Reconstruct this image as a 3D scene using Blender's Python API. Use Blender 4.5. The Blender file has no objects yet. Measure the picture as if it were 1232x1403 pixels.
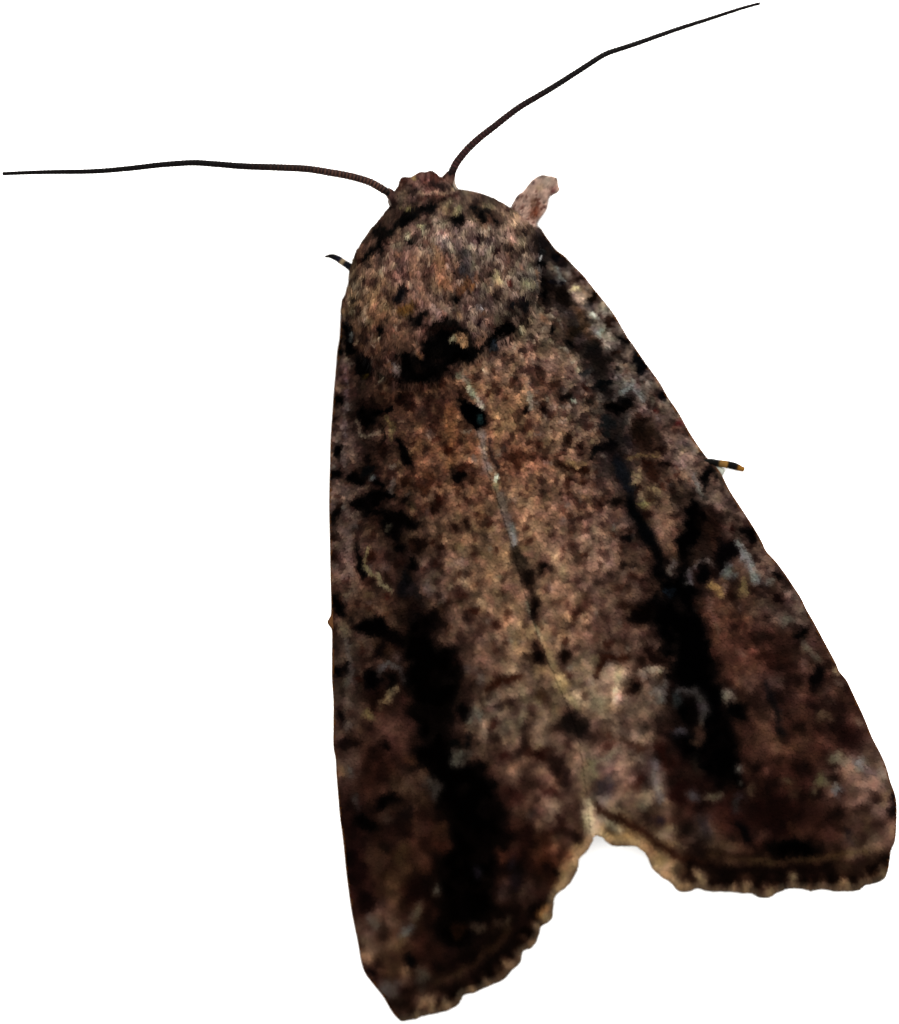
import bpy, math
import numpy as np

# ------------------------------------------------------------------ scene, camera, light, exposure
scene = bpy.context.scene
U = 0.01                                  # one reference unit (a pixel of the tracing grid) in scene units
LENS, SENSOR = 85.0, 36.0
GW, GH = 1232.0, 1403.0
FPX = LENS / SENSOR * GH
DIST = FPX * U
TILT = math.radians(13.0)
cam_data = bpy.data.cameras.new('camera')
cam_data.lens = LENS
cam_data.sensor_width = SENSOR
cam_data.clip_start = 0.5
cam_data.clip_end = 400.0
cam = bpy.data.objects.new('camera', cam_data)
scene.collection.objects.link(cam)
CAMPOS = np.array((0.0, -DIST * math.sin(TILT), DIST * math.cos(TILT)))
cam.location = CAMPOS
cam.rotation_euler = (TILT, 0, 0)
cam_data.dof.use_dof = True
cam_data.dof.focus_distance = DIST - 0.5
cam_data.dof.aperture_fstop = 0.085
scene.camera = cam

world = bpy.data.worlds.new('World')
scene.world = world
world.use_nodes = True
bg = world.node_tree.nodes['Background']
bg.inputs['Color'].default_value = (1.0, 0.985, 0.96, 1)
bg.inputs['Strength'].default_value = 3.0


def area_lamp(name, loc, target, size, power, col):
    d = bpy.data.lights.new(name, 'AREA')
    d.shape = 'DISK'
    d.size = size
    d.energy = power
    d.color = col
    o = bpy.data.objects.new(name, d)
    scene.collection.objects.link(o)
    o.location = loc
    v = np.array(target, float) - np.array(loc, float)
    v /= np.linalg.norm(v)
    o.rotation_euler = (math.acos(-v[2]), 0, math.atan2(-v[0], v[1]) + 0.0)
    import mathutils
    o.rotation_euler = mathutils.Vector(v).to_track_quat('-Z', 'Y').to_euler()
    return o


area_lamp('soft_lamp', (5.5, 13.0, 15.0), (0, 1.0, 0), 4.0, 11500.0, (1.0, 0.96, 0.90))

scene.view_settings.view_transform = 'Standard'
scene.view_settings.look = 'None'
scene.view_settings.exposure = 0.0
scene.view_settings.gamma = 1.0
scene.view_settings.use_curve_mapping = False
scene.unit_settings.scale_length = 0.002

LIGHT = 5.35          # how strongly the place is lit: measured colours, their shading included, are divided by it to get surface colour
RNG = np.random.default_rng(11)
COL = scene.collection

# ------------------------------------------------------------------ helpers


def pos(px, py, h):
    """grid point (px,py) at height h above the white surface -> place in the scene"""
    px = np.asarray(px, float); py = np.asarray(py, float); h = np.asarray(h, float)
    a = (px - GW / 2); b = -(py - GH / 2)
    dx = a
    dy = FPX * math.sin(TILT) + b * math.cos(TILT)
    dz = -FPX * math.cos(TILT) + b * math.sin(TILT)
    t = (h - CAMPOS[2]) / dz
    return np.stack((CAMPOS[0] + dx * t, CAMPOS[1] + dy * t, np.broadcast_to(h, dx.shape) + 0 * dx), -1)


def vnoise(h, w, cell, rng, cx=None):
    """smooth random field, about N(0,1), feature size = cell"""
    cy = cell; cx = cx or cell
    gh, gw = int(h / cy) + 4, int(w / cx) + 4
    g = rng.normal(size=(gh, gw))
    y = np.arange(h) / cy + rng.random(); x = np.arange(w) / cx + rng.random()
    yi = y.astype(int); xi = x.astype(int)
    fy = y - yi; fx = x - xi
    fy = (fy * fy * (3 - 2 * fy))[:, None]; fx = (fx * fx * (3 - 2 * fx))[None, :]
    a = g[yi][:, xi]; b = g[yi][:, xi + 1]; c = g[yi + 1][:, xi]; d = g[yi + 1][:, xi + 1]
    o = (a * (1 - fx) + b * fx) * (1 - fy) + (c * (1 - fx) + d * fx) * fy
    return o * 1.5


def lin(c):
    c = np.clip(np.asarray(c, float) / 255.0, 0, 1)
    return np.where(c <= 0.04045, c / 12.92, ((c + 0.055) / 1.055) ** 2.4)


# ------------------------------------------------------------------ the wing and body pigment, some shading in its colours, laid out over the moth
PH, PW = 1420, 1250
YY, XX = np.mgrid[0:PH, 0:PW].astype(np.float32)
base_pts = [
    # head and thorax
    (585, 250, 78, 54, 50), (560, 270, 74, 58, 52), (620, 275, 88, 74, 64), (660, 285, 88, 74, 60), (700, 300, 108, 88, 76),
    (520, 310, 70, 50, 42), (500, 340, 82, 60, 50), (560, 320, 92, 74, 66), (610, 330, 92, 80, 76), (660, 340, 98, 88, 82),
    (710, 350, 108, 94, 80), (495, 390, 92, 76, 62), (520, 410, 112, 84, 64), (560, 370, 88, 66, 60), (600, 370, 112, 80, 62),
    (650, 380, 96, 82, 74), (700, 400, 106, 92, 80), (490, 430, 94, 72, 54), (530, 460, 92, 66, 52), (575, 410, 110, 84, 76),
    (660, 430, 106, 88, 80), (735, 380, 84, 78, 74),
    # left wing, basal to tip
    (480, 500, 76, 60, 54), (520, 500, 78, 56, 48), (470, 560, 84, 66, 60), (520, 550, 62, 42, 32), (570, 560, 82, 56, 44),
    (610, 550, 84, 58, 44), (630, 600, 104, 70, 50), (480, 620, 84, 68, 62), (520, 630, 66, 46, 38), (570, 640, 94, 64, 48),
    (640, 650, 108, 76, 58), (475, 700, 88, 72, 66), (520, 720, 58, 44, 36), (580, 720, 84, 64, 50), (640, 720, 112, 84, 64),
    (680, 760, 110, 84, 64), (470, 770, 92, 74, 66), (520, 780, 76, 54, 46), (570, 790, 66, 52, 46), (620, 800, 90, 70, 58),
    (670, 820, 98, 74, 58), (720, 880, 118, 94, 72), (470, 880, 62, 52, 44), (520, 830, 80, 60, 46), (560, 850, 48, 36, 28),
    (620, 860, 82, 62, 52), (660, 900, 88, 66, 56), (700, 930, 98, 78, 64), (475, 960, 64, 54, 46), (520, 960, 44, 28, 22),
    (545, 1000, 58, 40, 34), (600, 940, 8, 7, 6), (680, 990, 94, 78, 66), (740, 1000, 90, 72, 60), (760, 960, 96, 78, 62),
    (470, 1040, 70, 56, 48), (510, 1050, 40, 24, 18), (560, 1080, 52, 40, 30), (650, 1120, 6, 5, 5), (700, 1050, 88, 66, 54),
    (740, 1080, 70, 50, 42), (770, 1120, 78, 58, 48), (480, 1140, 36, 22, 20), (530, 1150, 46, 33, 25), (580, 1140, 42, 26, 20),
    (490, 1220, 36, 22, 20), (540, 1200, 50, 38, 26), (590, 1230, 28, 18, 13), (640, 1250, 10, 8, 7), (710, 1170, 40, 24, 18),
    (720, 1220, 48, 36, 30), (500, 1290, 88, 68, 56), (540, 1310, 62, 46, 34), (590, 1300, 40, 26, 20), (640, 1300, 24, 18, 14),
    (690, 1260, 40, 28, 20), (550, 1370, 50, 38, 30), (600, 1340, 34, 26, 20), (750, 1180, 64, 42, 28),
    # right wing
    (760, 340, 44, 44, 46), (760, 400, 50, 44, 42), (800, 400, 106, 88, 74), (740, 450, 86, 74, 62), (780, 440, 74, 56, 46),  # the first two tones paint in the shade at the wing base
    (820, 440, 112, 104, 98), (720, 500, 98, 74, 62), (770, 490, 92, 72, 62), (820, 500, 62, 56, 54), (860, 500, 100, 88, 80),
    (700, 560, 112, 84, 62), (750, 560, 110, 84, 68), (800, 560, 78, 64, 56), (860, 540, 84, 82, 82), (890, 560, 88, 72, 66),
    (720, 640, 108, 76, 58), (780, 620, 104, 80, 64), (840, 620, 44, 38, 38), (890, 610, 56, 40, 32), (930, 620, 98, 80, 72),
    (730, 700, 112, 84, 66), (790, 690, 100, 74, 62), (840, 690, 82, 62, 54), (890, 670, 84, 68, 52), (930, 680, 66, 54, 48),
    (970, 680, 84, 68, 62), (770, 760, 114, 88, 72), (820, 760, 96, 76, 66), (870, 770, 70, 54, 44), (912, 720, 94, 70, 58),
    (980, 730, 42, 26, 20), (1000, 720, 82, 66, 60), (1040, 760, 92, 74, 66), (770, 850, 112, 86, 68), (820, 850, 92, 68, 58),
    (860, 820, 88, 68, 56), (870, 880, 86, 64, 54), (1000, 860, 78, 50, 40), (1010, 810, 58, 42, 32), (1060, 830, 66, 52, 46),
    (1060, 880, 54, 34, 28), (1090, 830, 80, 66, 60), (820, 930, 110, 92, 76), (870, 960, 102, 82, 70), (830, 980, 108, 88, 74),
    (1010, 900, 78, 50, 40), (1060, 950, 54, 38, 32), (1110, 900, 56, 40, 34), (1140, 960, 54, 36, 30), (1040, 1010, 70, 48, 38),
    (1100, 1010, 64, 42, 32), (1150, 1010, 48, 30, 26), (850, 1050, 98, 76, 66), (890, 1060, 76, 64, 60), (930, 1050, 36, 22, 18),
    (1090, 1070, 40, 24, 20), (1150, 1080, 72, 54, 46), (1190, 1050, 88, 70, 62), (840, 1100, 92, 76, 64), (890, 1110, 84, 68, 56),
    (940, 1110, 44, 30, 24), (1000, 1120, 44, 26, 22), (1060, 1110, 32, 18, 14), (1130, 1130, 56, 38, 30), (1190, 1110, 80, 62, 54),
    (1190, 1160, 74, 58, 48), (860, 1140, 110, 86, 58), (920, 1170, 92, 74, 54), (980, 1170, 64, 50, 36), (1060, 1190, 38, 28, 20),
    (1140, 1180, 50, 40, 28), (1200, 1190, 52, 40, 30), (960, 1150, 60, 52, 46),
    (880, 780, 60, 44, 36), (960, 780, 34, 26, 24), (950, 950, 14, 12, 12), (985, 1030, 8, 6, 6),
]
bp = np.array(base_pts, float)
# inverse-distance blend on a coarse grid, then enlarged
cs = 10
gy, gx = np.mgrid[0:PH + cs * 2:cs, 0:PW + cs * 2:cs]
d2 = (gx[..., None] - bp[:, 0]) ** 2 + (gy[..., None] - bp[:, 1]) ** 2
wt = 1.0 / (d2 + 220.0) ** 2.0
coarse = (wt[..., None] * bp[:, 2:5]).sum(2) / wt.sum(2)[..., None]
y0 = (np.arange(PH) / cs); x0 = (np.arange(PW) / cs)
yi = y0.astype(int); xi = x0.astype(int)
fy = (y0 - yi)[:, None, None]; fx = (x0 - xi)[None, :, None]
PIG = ((coarse[yi][:, xi] * (1 - fx) + coarse[yi][:, xi + 1] * fx) * (1 - fy)
       + (coarse[yi + 1][:, xi] * (1 - fx) + coarse[yi + 1][:, xi + 1] * fx) * fy).astype(np.float32)

# organic wobble used by every mark
WX = (2.6 * vnoise(PH, PW, 14, RNG) + 1.6 * vnoise(PH, PW, 6, RNG)).astype(np.float32)
WY = (2.6 * vnoise(PH, PW, 14, RNG) + 1.6 * vnoise(PH, PW, 6, RNG)).astype(np.float32)
BLUR = np.clip((YY - 640) / 600.0, 0, 1)      # towards the wing ends the scale pattern is coarser

# mottling: medium and fine lightness variation and a little hue variation
m1 = vnoise(PH, PW, 9, RNG); m2 = vnoise(PH, PW, 5, RNG); m3 = vnoise(PH, PW, 20, RNG); m4 = vnoise(PH, PW, 15, RNG)
mott = (1 - BLUR) * (0.11 * m1 + 0.06 * m2 + 0.07 * m3) + BLUR * (0.05 * m1 + 0.02 * m2 + 0.20 * m4 + 0.18 * m3)
PIG *= np.clip(1.06 * np.exp(0.95 * mott), 0.2, 1.8)[..., None].astype(np.float32)
# small darker blotches where dark scales gather
bl = vnoise(PH, PW, 10, RNG) + 0.55 * vnoise(PH, PW, 5, RNG)
bl2 = vnoise(PH, PW, 19, RNG) + 0.6 * vnoise(PH, PW, 10, RNG)
bsel = np.clip(((1 - BLUR) * bl + BLUR * bl2 - 0.55) / 0.75, 0, 1)
PIG *= (1 - (0.42 - 0.10 * BLUR) * bsel)[..., None].astype(np.float32)
PIG[..., 0] *= (1 + 0.10 * bsel * (1 - BLUR)).astype(np.float32)

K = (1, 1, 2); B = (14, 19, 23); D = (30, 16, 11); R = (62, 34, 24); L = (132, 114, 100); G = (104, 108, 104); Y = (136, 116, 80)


def blend(sl, a, col):
    a = a[..., None]
    PIG[sl] = PIG[sl] * (1 - a) + np.array(col, np.float32) * a


def E(x, y, rx, ry=None, ang=0, col=K, alpha=0.92, soft=0.34, wob=None, halo=False):
    ry = ry or rx
    if sum(col) < 100 and alpha > 0.8 and not halo:
        E(x, y, rx * 1.3 + 2.5, ry * 1.3 + 2.5, ang, (28, 16, 12), 0.42, 0.6, wob, True)
    m = max(rx, ry) * 1.6 + 14
    xa, xb = int(max(0, x - m)), int(min(PW, x + m)); ya, yb = int(max(0, y - m)), int(min(PH, y + m))
    sl = (slice(ya, yb), slice(xa, xb))
    k = min(1.1, 0.4 + min(rx, ry) / 13.0) if wob is None else wob
    ux = XX[sl] + k * WX[sl] - x; uy = YY[sl] + k * WY[sl] - y
    c, s = math.cos(math.radians(ang)), math.sin(math.radians(ang))
    r = np.sqrt(((ux * c + uy * s) / rx) ** 2 + ((-ux * s + uy * c) / ry) ** 2)
    s_ = soft + 1.6 / min(rx, ry) * 0.5
    t = np.clip((1 + s_ - r) / (2 * s_), 0, 1)
    blend(sl, alpha * t * t * (3 - 2 * t), col)


def segd(ux, uy, pts):
    best = None
    for (ax, ay), (bx, by) in zip(pts[:-1], pts[1:]):
        vx, vy = bx - ax, by - ay
        t = np.clip(((ux - ax) * vx + (uy - ay) * vy) / (vx * vx + vy * vy + 1e-9), 0, 1)
        d = np.hypot(ux - ax - t * vx, uy - ay - t * vy)
        best = d if best is None else np.minimum(best, d)
    return best


def S(pts, w, col=K, alpha=0.92, soft=2.2, k=0.6, halo=False):
    p = np.array(pts, float)
    if sum(col) < 100 and alpha > 0.8 and not halo: S(pts, w * 1.3 + 4, (28, 16, 12), 0.42, soft + 3, k, True)
    m = w + 16
    xa, xb = int(max(0, p[:, 0].min() - m)), int(min(PW, p[:, 0].max() + m))
    ya, yb = int(max(0, p[:, 1].min() - m)), int(min(PH, p[:, 1].max() + m))
    sl = (slice(ya, yb), slice(xa, xb))
    d = segd(XX[sl] + k * WX[sl], YY[sl] + k * WY[sl], pts)
    t = np.clip((w / 2 + soft - d) / (2 * soft), 0, 1)
    blend(sl, alpha * t * t * (3 - 2 * t), col)


def inside(px, py, poly):
    res = np.zeros(px.shape, bool)
    n = len(poly)
    for i in range(n):
        x1, y1 = poly[i]; x2, y2 = poly[(i + 1) % n]
        if y1 == y2: continue
        c = ((y1 > py) != (y2 > py)) & (px < (x2 - x1) * (py - y1) / (y2 - y1) + x1)
        res ^= c
    return res


BRK = vnoise(PH, PW, 22, RNG) + 0.6 * vnoise(PH, PW, 9, RNG)


def Pg(poly, col=K, alpha=0.95, soft=4.0, k=0.8, brk=0.0):
    p = np.array(poly, float)
    m = 34
    sl = (slice(int(max(0, p[:, 1].min() - m)), int(min(PH, p[:, 1].max() + m))),
          slice(int(max(0, p[:, 0].min() - m)), int(min(PW, p[:, 0].max() + m))))
    ux = XX[sl] + k * WX[sl]; uy = YY[sl] + k * WY[sl]
    d = segd(ux, uy, list(poly) + [poly[0]])
    d = np.where(inside(ux, uy, poly), -d, d)
    t = np.clip((3.2 * soft - d) / (4.2 * soft), 0, 1)
    blend(sl, 0.5 * alpha * t * t * (3 - 2 * t), (22, 13, 10))
    t = np.clip((soft - d) / (2 * soft), 0, 1)
    blend(sl, alpha * t * t * (3 - 2 * t) * (1 - brk * np.clip(BRK[sl] - 0.3, 0, 1)), col)


# random small dark and pale scale patches first, the traced marks on top of them
def specks(n, x0, x1, y0, y1, r0, r1, col, a0, a1):
    for _ in range(n):
        x = RNG.uniform(x0, x1); y = RNG.uniform(y0, y1)
        f = 1 + 0.5 * min(1, max(0, (y - 640) / 600))
        r = RNG.uniform(r0, r1) * f
        E(x, y, r, r * RNG.uniform(0.6, 1.5), RNG.uniform(0, 180), col, RNG.uniform(a0, a1), 0.4 + 0.25 * (f - 1))


specks(150, 470, 760, 260, 520, 2.0, 4.0, (26, 18, 16), 0.4, 0.85)
specks(230, 470, 760, 260, 520, 2.0, 4.0, (166, 150, 130), 0.25, 0.65)
specks(60, 470, 760, 260, 520, 3, 6, (134, 92, 66), 0.2, 0.5)
specks(430, 450, 960, 480, 940, 2.2, 4.8, (42, 18, 11), 0.35, 0.8)
specks(330, 450, 960, 480, 940, 2.4, 5, (134, 106, 86), 0.2, 0.45)
specks(120, 450, 960, 480, 940, 2.5, 5, (112, 112, 112), 0.15, 0.45)
specks(90, 450, 1220, 900, 1390, 5, 10, (18, 11, 9), 0.3, 0.8)
specks(110, 450, 1220, 900, 1390, 4, 9, (84, 62, 52), 0.15, 0.4)
specks(170, 850, 1180, 560, 950, 3, 6, (24, 14, 11), 0.3, 0.8)
specks(110, 850, 1180, 560, 950, 3, 6, (100, 86, 78), 0.2, 0.5)
specks(90, 760, 900, 330, 560, 2, 4.5, (20, 16, 15), 0.4, 0.9)
specks(90, 760, 900, 330, 560, 2, 4.5, (142, 134, 124), 0.2, 0.55)

# --- head and thorax
S([(545, 258), (548, 246), (562, 241), (575, 236), (590, 233), (604, 243)], 4, (78, 36, 24), 0.6)
E(583, 243, 4, 5, 0, (52, 28, 22), .7); E(597, 243, 4, 5, 0, (62, 32, 24), .6); E(553, 250, 6, 6, 0, (48, 24, 18), .7)
E(600, 252, 10, 5, 0, (28, 20, 20), .8); E(573, 256, 7, 5, 0, (116, 98, 88), .7); E(566, 247, 3, 3, 0, (128, 110, 74), .8)
S([(505, 325), (540, 292), (580, 280), (640, 276), (690, 288)], 22, (40, 28, 24), .38, 10); S([(574, 265), (600, 263), (622, 257)], 4, (140, 118, 98), .75); S([(575, 272), (600, 268), (625, 264)], 5, (60, 34, 28), .6)
E(560, 284, 8, 5, 20, (122, 112, 76), .8); E(552, 268, 7, 7, 0, (96, 80, 68), .6)
S([(557, 294), (572, 291), (592, 284)], 13); S([(552, 303), (566, 297)], 9)
S([(545, 306), (522, 330), (506, 350), (498, 358)], 8); S([(517, 316), (521, 338)], 11); E(530, 318, 7, 9, 30, (10, 10, 8))
S([(486, 352), (494, 362)], 6, (40, 16, 10)); E(512, 330, 6, 9, 20, (100, 78, 64), .6); E(497, 348, 8, 6, -30, (100, 72, 58), .6)
E(563, 328, 6, 4); E(563, 320, 5, 4, 0, (160, 146, 124), .8); E(578, 314, 4, 6, 0, (150, 150, 120), .8); E(546, 338, 9, 5, -30, (118, 108, 90), .6)
E(627, 297, 8, 7); E(662, 296, 9, 5, -20); E(650, 288, 6, 5); E(677, 300, 4, 4); E(604, 276, 5, 4, 0, D); E(629, 285, 5, 8, 0, (118, 116, 84), .6)
E(612, 279, 7, 10, 20, (116, 98, 78), .6); E(640, 275, 7, 7, 0, (112, 100, 80), .5); E(669, 286, 5, 8, 30, (112, 98, 80), .6)
E(656, 326, 4, 4, 0, (24, 8, 12)); E(683, 343, 4.5, 4.5, 0, (26, 10, 12)); E(702, 343, 4, 4, 0, (20, 10, 12)); E(720, 318, 4, 5, 0, (24, 16, 18))
E(588, 335, 10, 8, 0, (58, 30, 22), .6); E(596, 338, 3, 5, 0, (140, 128, 104), .7)
for x in range(545, 735, 9):                      # the hair bands run lengthwise on the thorax
    yy = RNG.uniform(330, 420)
    S([(x + RNG.uniform(-4, 4), yy), (x + RNG.uniform(-6, 10), yy + RNG.uniform(18, 42))], 3.5,
      [(120, 90, 70), (72, 56, 52), (126, 112, 98), (54, 44, 44)][RNG.integers(4)], .5)
S([(565, 352), (572, 385), (584, 410), (592, 425)], 12, (124, 90, 74), .7); S([(600, 340), (604, 375), (612, 395)], 13, (122, 86, 62), .6)
S([(588, 370), (590, 398)], 7, (50, 34, 28), .7); E(632, 367, 6, 8, 0, (30, 34, 40), .7); E(647, 392, 4, 6, 0, (150, 104, 56), .7)
S([(636, 345), (640, 375)], 12, (60, 58, 62), .5, 5); E(629, 408, 11, 7); E(632, 391, 9, 9, 0, (78, 46, 28), .7); E(549, 404, 9, 9, 30, (8, 8, 12)); E(556, 425, 12, 10, 0, (88, 62, 24), .8)
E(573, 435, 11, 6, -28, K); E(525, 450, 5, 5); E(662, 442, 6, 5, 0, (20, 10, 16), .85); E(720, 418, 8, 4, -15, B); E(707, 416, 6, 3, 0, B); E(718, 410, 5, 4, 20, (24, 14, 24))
E(595, 424, 9, 6, 0, (128, 108, 104), .6); E(632, 430, 6, 5, 30, (150, 122, 94), .7); E(645, 447, 7, 6, 30, (140, 118, 98), .75); E(658, 462, 6, 12, 20, (112, 88, 72), .8)
E(681, 378, 5, 7, 20, (154, 142, 112), .7); E(721, 393, 5, 7, 0, (150, 140, 112), .6); E(657, 422, 3, 5, 0, (140, 144, 150), .6); E(693, 385, 4, 4, 0, (84, 20, 14), .7)
E(708, 440, 5, 6, -20, (132, 112, 100), .7); E(719, 441, 4, 4, 0, (12, 4, 6)); E(529, 428, 9, 13, 30, (124, 92, 66), .6); E(510, 402, 7, 12, 20, (120, 90, 68), .6)
Pg([(548, 490), (556, 482), (575, 491), (583, 485), (580, 465), (588, 448), (603, 441), (620, 437), (632, 446), (640, 456), (648, 470),
    (655, 472), (668, 465), (677, 455), (688, 443), (696, 438), (709, 450), (700, 459), (686, 461), (676, 471), (665, 479), (650, 489),
    (630, 496), (615, 505), (605, 518), (590, 520), (575, 525), (560, 529), (550, 520), (546, 505)], (2, 1, 1), 1.0, 4.5, 0.9, 0.15)
E(628, 466, 11, 6.5, 0, (150, 112, 80), .95, .5); E(618, 467, 4, 5, 0, (168, 158, 128), .9); E(575, 487, 4, 4, 0, (104, 72, 44), .8); E(658, 466, 6, 9, 20, (108, 82, 66), .8)
E(676, 473, 5, 7, 40, (20, 34, 44), .8)
S([(590, 452), (606, 447), (622, 449)], 5, (52, 26, 18), .5, 3); E(574, 505, 9, 5, 10, (36, 20, 14), .5, .6); E(600, 492, 10, 5, 0, (30, 16, 12), .5, .6)
# --- the darker bands along both wings
S([(496, 540), (506, 610), (512, 680), (540, 735), (556, 800), (575, 860)], 34, (24, 15, 12), .55, 15)
S([(744, 330), (752, 375), (768, 415), (788, 452), (815, 490), (830, 528), (842, 580), (848, 640), (866, 700)], 22, (22, 22, 24), .6, 12)  # upper end paints the shade beside the tegula into the wing colour
S([(880, 580), (905, 640), (946, 700), (985, 745)], 20, (34, 20, 15), .4, 14)
S([(960, 1085), (1040, 1120), (1110, 1120)], 50, (26, 12, 10), .4, 24)
# --- base of the left wing
S([(473, 444), (484, 478)], 11); S([(467, 460), (464, 478)], 6); E(497, 502, 10, 17, -15, (6, 5, 5)); E(481, 461, 3, 4, 0, (130, 140, 136), .9)
E(473, 500, 4, 22, 0, (104, 84, 80), .6); E(498, 512, 4, 4, 0, (74, 62, 22), .7); E(540, 505, 5, 12, -15, (108, 104, 104), .55)
# --- left wing
E(464, 546, 5, 8); E(463, 618, 6, 10); E(460, 650, 7, 5); E(459, 708, 7, 14); E(458, 762, 4, 5, 0, D); E(467, 828, 9, 18, -12); E(465, 921, 9, 12); E(462, 978, 5, 10, 0, (14, 6, 6))
E(462, 575, 4, 4, 0, D); E(458, 738, 4, 4, 0, D); E(460, 693, 4, 4, 0, D)
S([(473, 520), (474, 580), (470, 640)], 5, (108, 98, 98), .5); S([(478, 700), (480, 790)], 8, (112, 94, 88), .5); S([(478, 880), (478, 940)], 7, (94, 88, 84), .6)
E(505, 572, 14, 11); E(497, 563, 5, 6); E(518, 563, 6, 6); E(533, 560, 6, 5); E(551, 548, 5, 5, 0, D)
S([(489, 578), (497, 593), (512, 596), (522, 589)], 5, (112, 98, 84), .8); S([(532, 572), (538, 584), (534, 602)], 6, (98, 84, 56), .8); S([(522, 580), (528, 596), (520, 610)], 4, (18, 10, 8))
S([(588, 545), (592, 572)], 9, (40, 22, 18), .8); S([(607, 545), (600, 575)], 8, (52, 30, 24), .7); E(560, 547, 8, 8, 0, (34, 18, 14), .7)
S([(616, 560), (622, 600), (616, 640)], 18, (114, 76, 50), .6); S([(575, 600), (572, 640)], 14, (112, 74, 54), .5)
S([(547, 602), (552, 618), (559, 632)], 11); E(527, 616, 8, 6, 0, D); E(547, 635, 6, 5, 0, (100, 80, 62), .6); E(505, 627, 6, 6, 0, (14, 8, 8))
E(490, 655, 14, 10); E(504, 643, 9, 8, 0, (8, 10, 12)); E(524, 663, 8, 7, 20); E(513, 655, 6, 5, 0, (80, 92, 90), .7); S([(487, 694), (500, 684), (520, 680), (536, 676)], 14)
S([(484, 676), (494, 668), (508, 670)], 5, (92, 76, 62), .7); E(540, 668, 5, 7, 0, (100, 92, 88), .6); E(560, 690, 9, 6, 0, (10, 6, 5)); E(558, 660, 6, 6, 0, (40, 20, 12))
E(627, 654, 13, 9, 0, (6, 3, 3)); E(635, 642, 7, 8, 20, (44, 20, 12), .8); E(627, 665, 9, 4, 0, D, .7); E(613, 617, 5, 6, 0, (44, 16, 8)); E(586, 660, 11, 15, 0, (48, 24, 14), .75); E(604, 687, 7, 8, 20, (40, 16, 10)); E(596, 698, 6, 6, 0, D)
Pg([(492, 682), (530, 694), (560, 705), (578, 718), (570, 722), (552, 725), (548, 745), (536, 742), (528, 725), (510, 700), (488, 700)], (4, 3, 3), .92, 4)
E(550, 752, 8, 7); E(537, 725, 7, 5, 0, (96, 92, 76), .6); E(565, 772, 5, 9, 10); E(508, 715, 12, 12, 0, (42, 26, 18), .7); E(575, 745, 8, 8, 0, (22, 12, 8)); E(603, 752, 5, 7, 0, D); E(620, 722, 5, 6, 0, D); E(640, 714, 6, 7, 0, D); E(565, 695, 5, 4, 0, (108, 90, 66), .7)
S([(492, 748), (493, 765), (499, 786)], 8); S([(508, 752), (501, 762), (504, 778), (510, 786)], 5, (112, 104, 74), .9, 1.6); S([(514, 784), (524, 798), (536, 812)], 6, (116, 104, 82), .9, 1.8)
E(512, 766, 6, 6, 0, (44, 18, 10), .8); E(526, 768, 8, 8, 0, (92, 66, 56), .6); S([(528, 782), (538, 800)], 5, D, .7); E(508, 795, 8, 5, 0, D, .8); E(533, 820, 6, 6, 0, (60, 26, 20), .7)
E(556, 800, 9, 20, 0, (14, 15, 18)); E(570, 815, 10, 14, -10, (30, 28, 30), .8); E(588, 848, 14, 10, 0, (12, 8, 7)); E(530, 840, 10, 12, 0, (96, 70, 50), .6); E(482, 812, 6, 8, 0, (98, 86, 76), .5)
Pg([(482, 850), (500, 842), (525, 848), (535, 862), (555, 870), (552, 885), (535, 880), (515, 870), (490, 868)], K, .95, 4)
E(518, 890, 16, 12, -20, (12, 7, 6)); E(533, 888, 7, 8, 0, (78, 56, 38), .6); S([(519, 926), (534, 908), (549, 916), (559, 930)], 8, (88, 90, 92), .85, 3); E(508, 932, 13, 14); E(537, 934, 11, 10, 0, (6, 4, 4)); E(505, 900, 8, 8, 0, (44, 30, 24), .6)
S([(528, 964), (545, 942)], 10, (122, 104, 76), .9, 3); E(508, 976, 9, 7, 0, (104, 98, 60), .85, .5); E(478, 965, 6, 10, 20, (92, 84, 72), .6); E(517, 960, 6, 9, 0, (24, 14, 8))
Pg([(560, 845), (575, 838), (590, 860), (598, 888), (625, 890), (633, 920), (624, 955), (614, 985), (616, 1010), (640, 1040), (660, 1050), (692, 1090),
    (694, 1130), (680, 1175), (664, 1210), (672, 1240), (655, 1275), (640, 1300), (610, 1300), (596, 1270), (612, 1230), (598, 1195), (614, 1160),
    (618, 1115), (596, 1095), (588, 1058), (566, 1040), (567, 985), (562, 930), (550, 885)], (3, 2, 2), 1.0, 12, 1.2, 0.35)
E(640, 974, 9, 15, 30, (5, 4, 4)); E(648, 985, 8, 12, 30, (104, 100, 90), .75, .5); E(630, 1035, 9, 10, 0, (88, 88, 80), .75, .5); E(641, 1012, 10, 9, 0, (3, 6, 8)); E(622, 1018, 9, 9, 0, (10, 12, 10))
E(545, 1005, 18, 26, 0, (68, 46, 38), .6, .5); E(530, 1022, 7, 7, 0, (8, 4, 4)); E(560, 1040, 10, 5, 0, (78, 54, 34), .6); E(480, 1045, 13, 14, 0, (84, 66, 58), .7, .5); E(466, 1052, 4, 8, 0, (120, 90, 60), .6); E(482, 1057, 4, 8, 0, (80, 84, 86), .6)
E(468, 985, 7, 14, 0, (8, 5, 6), .8); E(478, 995, 6, 7, 0, (84, 74, 74), .6); E(475, 1020, 7, 9, 0, (14, 8, 10), .7); E(530, 1095, 18, 12, -20, (3, 2, 2)); E(500, 1125, 18, 12, 20, (4, 3, 3)); E(488, 1098, 6, 12, -20, (64, 64, 64), .7, .5)
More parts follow.
